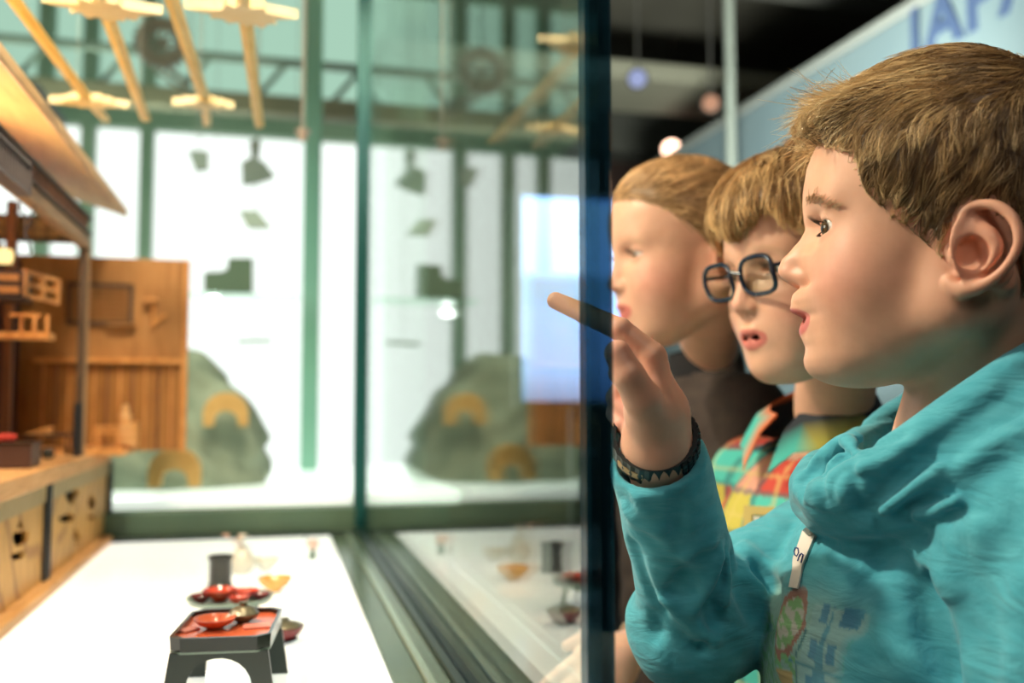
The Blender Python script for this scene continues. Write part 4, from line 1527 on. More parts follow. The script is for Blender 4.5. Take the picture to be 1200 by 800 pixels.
def swords():
    zz = Z0 + .473
    gold = noisy('gilt_blade', (.80, .55, .13), (.90, .68, .24), 18, .35, bmp=.1)
    pale = noisy('gilt_guard', (.86, .70, .36), (.92, .80, .50), 30, .45, bmp=.2)
    A = lambda px, py: on_plane(px, py, 2, zz)
    def star(c, d, w, l, k):
        """flat winged guard: outline in the plane of the sword"""
        s = np.array((-d[1], d[0]))
        pts = [(0, .62), (.20, .50), (.40, .55), (.42, .30), (.62, .26), (1.12, .16), (.66, -.04), (.72, -.30), (.44, -.26), (.36, -.58), (.16, -.46), (0, -.62)]
        out = pts + [(-x, y) for x, y in pts[::-1][1:-1]]
        j = np.random.default_rng(k)
        return [tuple(c[:2] + s * x * w * (1 + .12 * j.normal()) + d * y * l * (1 + .1 * j.normal())) for x, y in out]
    spec = [((12, -6), (104, 118), 'far', .052, .040, (124, 140), 'leftmost gilt sword over the model house, its winged guard at the far end'),
            ((122, 8), (171, 140), 'near', .058, .052, None, 'gilt sword second from the left, its winged guard at the near end'),
            ((199, -8), (241, 120), 'far', .044, .034, (243, 146), 'gilt sword third from the left with a narrow guard at the far end'),
            ((287, 14), (304, 148), 'near', .055, .050, None, 'rightmost gilt sword with its winged guard at the near end, next to the thin rod')]
    for k, (a, b, g, w, l, pom, lab) in enumerate(spec):
        a3, b3 = A(*a), A(*b)
        t = empty('ceremonial_sword', (a3 + b3) / 2, lab, 'sword', 'gilt swords hanging in the case')
        d = (b3 - a3)[:2]; d = d / np.linalg.norm(d); s = np.array((-d[1], d[0]))
        def bar(p, q, wa, wb, th, name, m, tip=0):
            v = []
            for c, w_ in ((p, wa), (q, wb)):
                for sx in (-1, 1):
                    v += [(c[0] + s[0] * w_ * sx, c[1] + s[1] * w_ * sx, zz - th * .3), (c[0] + s[0] * w_ * sx, c[1] + s[1] * w_ * sx, zz + th * .3)]
                v += [(c[0], c[1], zz - th), (c[0], c[1], zz + th)]
            # ring order: left-low, mid-low, right-low, right-high, mid-high, left-high
            o1 = [0, 4, 2, 3, 5, 1]; o2 = [i + 6 for i in o1]
            f = [tuple(o1), tuple(o2[::-1])] + [(o1[i], o2[i], o2[(i + 1) % 6], o1[(i + 1) % 6]) for i in range(6)]
            return MB().add(v, f).build(name, m, t)
        bar(a3, b3, .0085, .0085 if g == 'far' else .0078, .004, 'blade', gold)
        c = b3 if g == 'far' else a3
        po = star(c, d if g == 'far' else -d, w, l, k + 3)
        MB().prism([(x, y) for x, y in po], 2, zz - .006, zz + .006).build('guard', pale, t)
        if pom:
            h = A(*pom)
            bar(b3, h, .0072, .0066, .006, 'hilt', pale)
        else:
            h = a3 - np.array((d[0], d[1], 0)) * .09
            bar(h, a3, .0075, .0075, .006, 'hilt', pale)
        for q in (a3 + (b3 - a3) * .15, a3 + (b3 - a3) * .8):
            MB().tube([(q[0], q[1], zz), (q[0], q[1], 2.45)], .0005, 5).build('wire', MATS['wire_grey'], t)


def bowl(t, name, c, r, h, m_out, m_in=None, foot=.4, wall=.10, parent=None):
    w = r * wall
    prof = [(.0005, 0), (r * foot, 0), (r * foot, h * .12), (r * (foot + .05), h * .16), (r * .80, h * .50), (r * .97, h * .85), (r, h), (r - w * .6, h), (r * .93 - w, h * .82), (r * .74 - w, h * .52), (r * foot * .8, h * .27), (.0005, h * .24)]
    o = MB().lathe(prof, c, 36).build(name, m_out, parent, True)
    return o


def dishes():
    red = noisy('lacquer_red', (.50, .045, .022), (.62, .075, .035), 20, .16)
    orange = noisy('lacquer_orange', (.62, .12, .045), (.72, .17, .07), 20, .2)
    black = mat('lacquer_black', (.010, .016, .012), .18)
    dkred = mat('lacquer_dark_red', (.16, .012, .016), .18)
    olive = mat('pewter_olive', (.20, .19, .12), .3, .5)
    pink = mat('plain_pink', (.72, .26, .19), .4)
    jade = mat('jade_grey', (.22, .30, .24), .3)
    F = lambda px, py, h=0: on_plane(px, py, 2, FLOORZ + h)
    # ---- footed tray
    h = .062
    c = (F(206, 748, h) + F(324, 744, h)) / 2
    cb = F(262, 713, h)
    yaw = math.atan2(F(324, 744, h)[1] - F(206, 748, h)[1], F(324, 744, h)[0] - F(206, 748, h)[0])
    W_ = np.linalg.norm(F(324, 744, h) - F(206, 748, h)) / 2; Dp = (cb[1] - c[1]) / 2
    cen = np.array((c[0], c[1] + Dp, FLOORZ))
    t = empty('footed_tray', cen, 'black footed tray with a red top standing on the lit floor, nearest of the dishes', 'tray')
    R = np.eye(4); R[:2, :2] = [[math.cos(yaw), -math.sin(yaw)], [math.sin(yaw), math.cos(yaw)]]; R[:3, 3] = cen
    k = .010
    octo = lambda e: [(-W_ + k - e, -Dp - e), (W_ - k + e, -Dp - e), (W_ + e, -Dp + k - e), (W_ + e, Dp - k + e), (W_ - k + e, Dp + e), (-W_ + k - e, Dp + e), (-W_ - e, Dp - k + e), (-W_ - e, -Dp + k - e)]
    o1, o2 = octo(0), octo(-.0022)
    v = [(x, y, h - .0125) for x, y in o1] + [(x * 1.02, y * 1.02, h) for x, y in o1] + [(x, y, h) for x, y in o2] + [(x, y, h - .005) for x, y in o2]
    f = [tuple(range(8))[::-1]] + [(r * 8 + i, r * 8 + (i + 1) % 8, (r + 1) * 8 + (i + 1) % 8, (r + 1) * 8 + i) for r in range(3) for i in range(8)]
    MB().add(v, f).xf(R).build('tray_rim', black, t)
    MB().prism(octo(-.0024), 2, h - .007, h - .0045).xf(R).build('tray_top', orange, t)
    MB().prism([(x * 1.004, y * 1.004) for x, y in o1], 2, h - .0135, h - .0118).xf(R).build('trim_line', jade, t)
    # two side frames with an arched opening each
    for sy in (-1, 1):
        n = 14
        arch = [(W_ * .70 * math.cos(a), (h - .018) * (math.sin(a) ** .6)) for a in np.linspace(0, math.pi, n)]
        outer = [(-W_ * 1.16, 0), (-W_ * .98, h - .0128), (W_ * .98, h - .0128), (W_ * 1.16, 0)]
        po = outer + [(x, z) for x, z in arch]
        y0 = sy * (Dp - .004)
        MB().prism(po, 1, y0 - .002, y0 + .002).xf(R).build('arched_leg_frame', mat('lacquer_dark_green', (.022, .034, .026), .3), t)
    B = lambda x, y, z: (R @ np.array((x, y, z, 1)))[:3]
    ztop = h - .0045
    def thing(o, lab, cat='bowl', g='small dishes in the display case'): return tag(o, lab, cat, g)
    thing(bowl(t, 'red_bowl', B(-.012, -.004, ztop), .0185, .0095, orange), 'shallow orange-red bowl on the front tray')
    def flat_shape(x, y, a, s, m, lab):  # flat four-sided shape lying on the tray top
        q = np.array([(-s, -s * .7), (s, -s * .7), (s * 1.1, s * .6), (-s * .9, s * .8)])
        q = q @ np.array([[math.cos(a), math.sin(a)], [-math.sin(a), math.cos(a)]]) + (x, y)
        thing(MB().prism([tuple(w) for w in q], 2, ztop, ztop + .0016).xf(R).build('pink_square', m), lab, 'paper', 'flat pink shapes on the front tray')
    flat_shape(.024, -.004, .2, .012, pink, 'flat pink shape on the right of the front tray')
    flat_shape(-.034, -.010, .9, .0085, pink, 'flat pink shape at the left end of the front tray')
    b = thing(bowl(t, 'pewter_bowl', B(.010, .016, ztop), .0140, .008, olive), 'olive-grey lidded bowl at the back of the front tray')
    MB().lathe([(.014, .0085), (.0105, .0125), (.005, .0148), (.0035, .0152), (.0038, .0185), (.0005, .019)], B(.010, .016, ztop), 28).build('lid', olive, b, True)
    # ---- round dish with red cups
    h2 = .034
    c = F(270, 700, h2)
    d = empty('round_dish', (c[0], c[1], FLOORZ), 'round jade-grey footed dish holding red cups, behind the front tray', 'dish')
    rr = .049
    MB().lathe([(.0005, h2 - .010), (rr * .55, h2 - .010), (rr * .93, h2 - .004), (rr, h2 + .002), (rr * .96, h2 + .002), (rr * .85, h2 - .003), (.0005, h2 - .005)], (c[0], c[1], FLOORZ), 40).build('dish_plate', jade, d, True)
    for i in range(3):
        a = 2 * math.pi * i / 3 + .5
        MB().tube([(c[0] + rr * .62 * math.cos(a), c[1] + rr * .62 * math.sin(a), FLOORZ + h2 - .008), (c[0] + rr * .72 * math.cos(a), c[1] + rr * .72 * math.sin(a), FLOORZ)], [.004, .003], 10).build('foot', jade, d)
    for (dx, dy, r_, h_, m_, lab) in [(-.012, .006, .0195, .013, red, 'deep red cup in the middle of the round dish'), (.017, .016, .016, .009, red, 'red cup at the back right of the round dish'),
                                     (-.032, -.004, .012, .010, dkred, 'small dark red cup at the left rim of the round dish'), (.010, -.020, .012, .009, red, 'red cup at the front of the round dish'), (.033, -.002, .012, .008, dkred, 'dark red cup at the right rim of the round dish')]:
        thing(bowl(d, 'red_cup', (c[0] + dx, c[1] + dy, FLOORZ + h2 - .004), r_, h_, m_), lab, 'cup')
    # ---- right-hand plate and saucer
    c = F(333, 745, .004)
    thing(bowl(t, 'dark_saucer', (c[0] + .001, c[1] - .012, FLOORZ), .014, .004, black), 'small black saucer right of the front tray', 'saucer')
    c2 = F(338, 735, .016)
    s = thing(bowl(t, 'red_dish', (c2[0] - .004, c2[1] + .004, FLOORZ), .021, .017, dkred), 'dark red bowl with an olive lid right of the front tray', 'bowl')
    MB().lathe([(.0185, .0172), (.0150, .0200), (.006, .0225), (.0045, .0228), (.0048, .026), (.0005, .0265)], (c2[0] - .004, c2[1] + .004, FLOORZ), 28).build('lid', olive, s, True)
    # ---- black cylinder
    c = F(258, 688)
    o = MB().lathe([(.0005, 0), (.0170, 0), (.0172, .004), (.0155, .006), (.0155, .038), (.0180, .041), (.0180, .044), (.0150, .044), (.0145, .008), (.0005, .007)], c, 32).build('black_beaker', mat('beaker_black', (.02, .022, .018), .2), None, True)
    thing(o, 'black cylindrical beaker behind the round dish', 'beaker')
    # ---- vase with blossoms
    c = F(283, 672)
    o = MB().lathe([(.0005, 0), (.012, 0), (.019, .010), (.020, .020), (.013, .032), (.008, .036), (.009, .042), (.006, .042), (.0055, .034), (.0005, .030)], c, 28).build('white_vase', mat('vase_white', (.80, .78, .66), .3), None, True)
    thing(o, 'small white vase with pale pink blossoms behind the black beaker', 'vase')
    r = np.random.default_rng(2)
    for i in range(6):
        q = c + np.array((r.normal(0, .010), r.normal(0, .008), .046 + r.random() * .014))
        mb = MB()
        for j in range(5):
            a = 2 * math.pi * j / 5 + i
            e = q + np.array((.006 * math.cos(a), .006 * math.sin(a), .002))
            mb.tube([q, (q + e) / 2, e], [.0015, .0042, .0012], 8, flat=.5)
        mb.tube([q, (c[0], c[1], c[2] + .035)], .0006, 5)
        mb.build('blossom', mat('blossom_pink', (.80, .50, .38), .6) if i % 2 else mat('blossom_white', (.85, .80, .66), .6), o, True)
    # ---- orange cup and pale knob
    c = F(322, 693)
    thing(bowl(t, 'amber_cup', (c[0], c[1], FLOORZ), .0235, .020, noisy('amber', (.66, .30, .06), (.75, .40, .10), 20, .25), foot=.36), 'amber cup with a narrow foot behind the dishes, on the right', 'cup')
    c = F(312, 668)
    thing(bowl(t, 'white_cup', (c[0], c[1], FLOORZ), .020, .018, MATS['vase_white'], foot=.4), 'white cup beside the vase near the rear rail', 'cup')
    c = F(366, 655)
    o = MB().tube([c, c + np.array((0, 0, .018))], [.006, .004], 12).build('knob_stand', mat('stand_green', (.12, .18, .12), .4), None, True)
    tag(o, 'small stand with a pale pink knob near the far corner', 'stand')
    MB().lathe([(.0005, .015), (.007, .017), (.0105, .024), (.008, .031), (.0005, .034)], c, 20).build('knob', mat('knob_pink', (.80, .58, .48), .4), o, True)


def house():
    X = -.300; Yf = 1.86; Yn = .82; zf = FLOORZ
    pine = wood('pine_panel', (.62, .34, .085), (.72, .43, .13), (.42, .21, .05), 16, axis=(6, 6, 1.2), rings=True)
    board = wood('pine_board', (.62, .33, .12), (.72, .43, .19), (.45, .22, .08), 18, axis=(6, 1, 12), rings=False)
    wallw = wood('cedar_wall', (.42, .195, .055), (.52, .26, .085), (.32, .14, .04), 12, axis=(4, 4, .9), rings=False)
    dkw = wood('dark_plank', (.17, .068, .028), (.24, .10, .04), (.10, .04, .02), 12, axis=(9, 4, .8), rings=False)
    blk = mat('black_lacquer_post', (.022, .026, .030), .28)
    brn = wood('brown_post', (.085, .050, .026), (.14, .085, .045), (.045, .025, .012), 14, axis=(8, 8, 1), rings=False)
    org = wood('orange_wood', (.68, .30, .075), (.80, .42, .14), (.5, .2, .05), 14, axis=(6, 6, 2), rings=False)
    t = empty('model_house', (X - .2, 1.35, zf), 'wooden model of a traditional house with open front and jutting roof', 'model house')
    H = lambda px, py: on_plane(px, py, 0, X)
    zc0, zc1 = Z0 - .112, Z0 - .088
    def zat(px, py): return float(H(px, py)[2])
    # base cabinet
    MB().box((X - .42, Yn, zf), (X + .018, Yf + .02, zf + .014), .002).build('bottom_board', board, t)
    MB().box((X - .42, Yn, zc0), (X + .012, Yf + .01, zc1), .002).build('counter_board', board, t)
    posts = [float(H(127, 600)[1]), float(H(55, 600)[1]), 1.02]
    for i, y in enumerate(posts):
        w = .011
        MB().box((X - .012, y - w * 1.2, zf + .014), (X + .004, y + w * 1.2, zc0), .0015).box((X + .0035, y - w * .35, zf + .016), (X + .0065, y + w * .35, zc0 - .001), .001).build('cabinet_post', blk, t)
    # carved boards with real openings
    cuts = {0: [[(75, 573), (92, 571), (94, 578), (88, 587), (90, 592), (83, 590)], [(69, 607), (79, 602), (85, 601), (90, 607), (84, 612), (74, 612)], [(90, 617), (95, 628), (95, 633), (88, 633), (88, 627)],
                [(105, 585), (110, 578), (114, 590), (110, 598), (105, 595)], [(104, 604), (112, 603), (112, 608), (105, 609)], [(89, 634), (95, 635), (92, 640)]],
            1: [[(26, 607), (31, 618), (21, 620)], [(18, 623), (36, 622), (34, 634), (22, 641), (17, 633)], [(16, 648), (32, 645), (30, 655), (16, 657)], [(-2, 605), (3, 607), (1, 612)], [(-12, 640), (-3, 645), (-4, 655), (-14, 650)]]}
    for k in (0, 1):
        y0 = posts[k + 1] + .013; y1 = posts[k] - .013
        nb, nz = 90, 46
        ys = np.linspace(y0, y1, nb + 1); zs_ = np.linspace(zf + .014, zc0 - .002, nz + 1)
        polys = [[(H(*q)[1], H(*q)[2]) for q in c] for c in cuts[k]]
        def inside(y, z):
            for p in polys:
                r = False; n = len(p)
                for i in range(n):
                    a, b = p[i], p[(i + 1) % n]
                    if (a[1] > z) != (b[1] > z) and y < (b[0] - a[0]) * (z - a[1]) / (b[1] - a[1]) + a[0]: r = not r
                if r: return True
            return False
        solid = [[not inside((ys[i] + ys[i + 1]) / 2, (zs_[j] + zs_[j + 1]) / 2) for j in range(nz)] for i in range(nb)]
        idx = {}; v = []; f = []
        def vid(i, j, s):
            if (i, j, s) not in idx:
                idx[(i, j, s)] = len(v); v.append((X - .002 if s else X - .009, ys[i], zs_[j]))
            return idx[(i, j, s)]
        for i in range(nb):
            for j in range(nz):
                if not solid[i][j]: continue
                f.append((vid(i, j, 1), vid(i + 1, j, 1), vid(i + 1, j + 1, 1), vid(i, j + 1, 1)))
                f.append((vid(i, j, 0), vid(i, j + 1, 0), vid(i + 1, j + 1, 0), vid(i + 1, j, 0)))
                for (a, b, e, g) in ((i - 1, j, (i, j), (i, j + 1)), (i + 1, j, (i + 1, j + 1), (i + 1, j)), (i, j - 1, (i + 1, j), (i, j)), (i, j + 1, (i, j + 1), (i + 1, j + 1))):
                    if not (0 <= a < nb and 0 <= b < nz) or not solid[a][b]:
                        f.append((vid(*e, 1), vid(*e, 0), vid(*g, 0), vid(*g, 1)))
        mesh_obj('carved_board', v, f, pine, t, False)
        MB().box((X - .002, y0, zc0 - .026), (X + .0015, y1, zc0 - .001)).build('header_strip', wood('pine_olive', (.40, .30, .13), (.50, .38, .18), (.28, .2, .08), 20, axis=(6, 10, 2), rings=False), t)
    MB().box((X - .42, Yn, zf + .014), (X - .41, Yf, zc0)).box((X - .41, Yf - .006, zf + .014), (X - .012, Yf, zc0)).build('cabinet_side', wallw, t)
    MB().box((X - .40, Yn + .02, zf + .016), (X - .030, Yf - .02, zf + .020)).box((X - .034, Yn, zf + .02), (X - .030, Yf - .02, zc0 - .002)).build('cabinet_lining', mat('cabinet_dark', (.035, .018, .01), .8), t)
    # open end wall seen flat on, reaching past the front
    a = on_plane(20, 295, 1, Yf); b = on_plane(222, 303, 1, Yf); c = on_plane(222, 527, 1, Yf)
    xa, xb, zt, zb = a[0] - .12, b[0], (a[2] + b[2]) / 2 - .004, c[2]
    xm = on_plane(40, 420, 1, Yf)[0]
    zm = on_plane(130, 423, 1, Yf)[2]
    ew = MB().box((xa, Yf, zm), (xb, Yf + .012, zt), .001).build('end_wall', wallw, t)
    MB().box((xa, Yf + .002, zb), (xb, Yf + .012, zm)).build('lower_boarding', wood('amber_plank', (.34, .145, .030), (.44, .20, .045), (.20, .075, .02), 16, axis=(16, 4, .8), rings=False), t)
    MB().box((xb - .009, Yf - .004, zb - .002), (xb, Yf + .012, zt), .001).build('wall_edge', org, t)
    MB().box((xm, Yf - .016, zm - .004), (on_plane(213, 423, 1, Yf)[0], Yf, zm + .0045), .001).build('wall_shelf', org, t)
    W = lambda px, py: on_plane(px, py, 1, Yf)
    for i, px in enumerate(range(50, 212, 15)):
        q = W(px, 470)[0]
        MB().box((q - .0014, Yf - .003, zb), (q + .0014, Yf + .003, zm - .005)).build('board_batten', dkw if i % 2 else org, t)
    # slatted window in the end wall
    p, q = W(80, 333), W(156, 380)
    wf = MB().box((p[0], Yf - .010, q[2] - .003), (q[0], Yf - .001, q[2] + .004)).box((p[0], Yf - .010, p[2] - .004), (q[0], Yf - .001, p[2] + .003)).box((p[0], Yf - .010, q[2]), (p[0] + .007, Yf - .001, p[2])).box((q[0] - .007, Yf - .010, q[2]), (q[0], Yf - .001, p[2]))
    fr = wf.build('slatted_window', mat('window_brown', (.10, .055, .03), .5), t)
    sl = MB()
    for i in range(7):
        z_ = q[2] + .008 + i * (p[2] - q[2] - .014) / 6
        sl.box((p[0] + .006, Yf - .008, z_ - .002), (q[0] - .006, Yf - .003, z_ + .002))
    sl.build('slats', wallw, fr)
    MB().box((W(128, 378)[0], Yf - .020, W(128, 380)[2] - .003), (W(160, 378)[0], Yf, W(128, 380)[2] + .001)).build('window_ledge', wallw, t)
    # small carved bracket on the wall
    m1, m2, m3 = W(178, 353), W(180, 375), W(192, 368)
    br = MB().box((m1[0] - .012, Yf - .022, m1[2] - .004), (m1[0] + .012, Yf, m1[2] + .004), .002).tube([(m2[0], Yf - .008, m1[2]), (m2[0], Yf - .008, m2[2] - .016)], .0035, 8).tube([(m2[0], Yf - .008, m2[2] - .01), (m3[0] + .004, Yf - .008, m3[2])], .004, 8)
    br.build('wall_bracket', org, t)
    # platform at the open end
    p = on_plane(160, 525, 1, Yf - .08)
    MB().box((X - .30, Yf - .16, zc1 - .004), (X + .060, Yf - .02, zc1 + .008), .003).build('end_platform', org, t)
    # upper floor: posts, beams and roof
    yp = 1.65
    zb_ = float(on_plane(97, 285, 0, X)[2])
    MB().box((X - .008, yp - .008, zc1), (X + .003, yp + .006, zb_ + .02), .001).build('corner_post', brn, t)
    MB().box((X + .0032, yp - .002, zc1), (X + .0062, yp + .005, zb_), .0008).build('post_strip', mat('strip_pale', (.40, .27, .15), .5), t)
    MB().box((X - .010, yp - .0095, zc1), (X + .0035, yp - .0082, zc1 + .085), .0005).build('post_shoe', blk, t)
    yq = float(on_plane(14, 300, 0, X - .10)[1])
    MB().box((X - .108, yq - .008, zc1), (X - .094, yq + .008, zb_ + .06), .001).build('inner_post', dkw, t)
    # front beam along the eaves (parallel to the glass), frieze with dark balusters above it
    MB().box((X - .012, Yn, zb_ - .004), (X + .004, yp + .012, zb_ + .018), .002).build('front_beam', wood('beam_tan', (.40, .24, .12), (.50, .32, .17), (.3, .16, .08), 12, axis=(8, 1, 8), rings=False), t)
    MB().box((X - .010, Yn, zb_ + .0185), (X + .0, yp + .012, zb_ + .056)).build('frieze', wood('frieze_olive', (.30, .19, .055), (.38, .25, .08), (.2, .11, .03), 14, axis=(8, 1, 8), rings=False), t)
    bal = MB()
    yy = Yn + .02
    while yy < 1.63:
        bal.box((X, yy, zb_ + .024), (X + .0045, yy + .0050, zb_ + .044)); yy += .0125
    bal.build('frieze_bars', dkw, t)
    MB().box((X - .002, Yn, zb_ + .0445), (X + .006, yp + .012, zb_ + .0500)).box((X - .002, Yn, zb_ + .019), (X + .006, yp + .012, zb_ + .0235)).build('frieze_rails', brn, t)
    # projecting railing box further forward
    ra, rb = on_plane(0, 192, 0, X + .018), on_plane(33, 222, 0, X + .018)
    y1 = float(rb[1])
    zr = float(on_plane(30, 224, 0, X + .018)[2]); zr2 = float(on_plane(36, 196, 0, X + .018)[2])
    grey = mat('rail_grey', (.15, .12, .11), .5)
    rl = MB().box((X + .006, Yn, zr - .004), (X + .022, y1, zr + .001)).box((X + .006, Yn, zr2 - .002), (X + .022, y1, zr2 + .002)).box((X + .006, y1 - .003, zr), (X + .022, y1, zr2)).build('balcony_rail', grey, t)
    bb = MB(); yy = Yn + .01
    while yy < y1 - .006:
        bb.box((X + .017, yy, zr), (X + .0205, yy + .0035, zr2)); yy += .0115
    bb.build('balusters', grey, rl)
    # cross beam with lattice at the far end (parallel to the picture)
    zl = float(on_plane(60, 282, 1, yp)[2]); zl2 = float(on_plane(60, 256, 1, yp)[2])
    MB().box((X - .42, yp - .004, zl - .002), (X, yp + .010, zl + .005), .001).box((X - .42, yp, zl2), (X, yp + .008, zl2 + .004)).build('cross_beam', brn, t)
    lt = MB()
    for i in range(20):
        x = X - .41 + i * .0205
        lt.box((x, yp + .001, zl), (x + .003, yp + .005, zl2))
    lt.box((X - .41, yp + .001, (zl + zl2) / 2 - .001), (X, yp + .005, (zl + zl2) / 2 + .001))
    lt.build('lattice', wood('lattice_dark', (.20, .13, .06), (.28, .19, .09), (.12, .07, .03), 12, rings=False), t)
    MB().box((X - .41, yp + .006, zl + .004), (X - .005, yp + .008, zl2)).build('lattice_backing', wood('backing_tan', (.48, .33, .13), (.56, .40, .18), (.35, .22, .1), 12, rings=False), t)
    # roof slab rising inward
    e = on_plane(145, 250, 1, Yf + .03)
    xe = e[0]; ze = e[2]
    yn = Yn
    v = []
    for y in (yn, Yf + .035):
        v += [(xe, y, ze - .004), (xe, y, ze + .006), (X - .45, y, ze + .006 + .16), (X - .45, y, ze - .004 + .15)]
    MB().add(v, [(0, 1, 2, 3), (7, 6, 5, 4), (0, 4, 5, 1), (1, 5, 6, 2), (2, 6, 7, 3), (3, 7, 4, 0)]).build('roof', wood('roof_pine', (.68, .38, .10), (.78, .47, .14), (.52, .26, .06), 13, axis=(8, 1, 8), rings=False), t)
    MB().box((xe - .001, yn, ze - .006), (xe + .006, Yf + .037, ze + .010), .002).build('eave_board', wood('eave_pine', (.78, .50, .24), (.86, .60, .32), (.6, .36, .15), 13, axis=(8, 1, 8), rings=False), t)
    # back and inner walls
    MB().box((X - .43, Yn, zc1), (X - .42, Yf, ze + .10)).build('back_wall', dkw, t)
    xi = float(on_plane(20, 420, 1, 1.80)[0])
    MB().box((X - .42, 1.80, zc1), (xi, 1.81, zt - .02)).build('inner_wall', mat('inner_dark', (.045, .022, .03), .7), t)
    MB().box((X - .42, Yn, zb_ - .010), (X - .12, 1.64, zb_ - .004)).build('upper_floor', wallw, t)
    # lifted shutters and drawers inside
    def hinged(name, pts, y, m, th=.006, parent=None):
        q = [on_plane(px, py, 1, y) for px, py in pts]
        return q
    y = 1.42
    A = lambda px, py, yy=y: on_plane(px, py, 1, yy)
    c00, c10, c11, c01 = A(30, 315), A(72, 327, 1.50), A(70, 357, 1.50), A(29, 347)
    def lerp2(u, v_): return (c00 * (1 - u) + c10 * u) * (1 - v_) + (c01 * (1 - u) + c11 * u) * v_
    fr = MB()
    def strip(u0, u1, v0, v1, th=.005):
        n = np.cross(c10 - c00, c01 - c00); n /= np.linalg.norm(n)
        q = [lerp2(u0, v0), lerp2(u1, v0), lerp2(u1, v1), lerp2(u0, v1)]
        fr.add([tuple(p_ + n * s) for s in (0, th) for p_ in q], [(0, 1, 2, 3), (7, 6, 5, 4), (0, 4, 5, 1), (1, 5, 6, 2), (2, 6, 7, 3), (3, 7, 4, 0)])
    for v0, v1 in ((0, .13), (.46, .56), (.87, 1)): strip(0, 1, v0, v1)
    for u0, u1 in ((0, .10), (.47, .56), (.90, 1)): strip(u0, u1, 0, 1)
    fr.build('lattice_window', org, t)
    d0, d1 = A(-40, 314), A(28, 352)
    dr = MB().box((d0[0], y, d1[2]), (d1[0], y + .05, d0[2]), .002).build('drawer_box', mat('drawer_dark', (.04, .022, .016), .5), t)
    for k, (ya, yb) in enumerate(((320, 330), (334, 344))):
        a_, b_ = A(-36, ya), A(23, yb)
        MB().box((a_[0], y - .004, b_[2]), (b_[0], y, a_[2]), .001).build('drawer', wallw, dr)
    # small balcony
    a_, b_ = A(0, 386), A(55, 398)
    MB().box((a_[0] - .05, y + .01, A(30, 396)[2]), (b_[0], y + .05, A(30, 388)[2]), .001).build('balcony_floor', org, t)
    bx = MB()
    for px in (22, 38, 53): 
        q = A(px, 365); bx.box((q[0] - .002, y + .012, A(30, 389)[2]), (q[0] + .002, y + .018, A(30, 367)[2]))
    bx.box((A(21, 0)[0], y + .011, A(30, 370)[2]), (A(56, 0)[0], y + .019, A(30, 366)[2]))
    bx.build('balcony_rail', org, t)
    # hanging cord
    q = [A(22, 228, 1.3), A(24, 246, 1.3), A(31, 254, 1.3), A(30, 268, 1.3), A(33, 280, 1.3), A(36, 297, 1.3)]
    q2 = [A(42, 226, 1.3), A(41, 246, 1.3), A(34, 254, 1.3), A(37, 262, 1.3), A(30, 270, 1.3), A(29, 284, 1.3)]
    MB().tube(q, .0009, 6).tube(q2, .0009, 6).build('cord', mat('cord_black', (.02, .02, .02), .7), t)
    # warm lamp inside the upper room
    q = A(4, 300, 1.55)
    MB().lathe([(.0005, -.012), (.012, -.010), (.014, 0), (.012, .010), (.0005, .012)], q, 20).build('lantern', emit('lantern_glow', (1, .75, .30), 1.6), t, True)
    return X, zc1, Yf


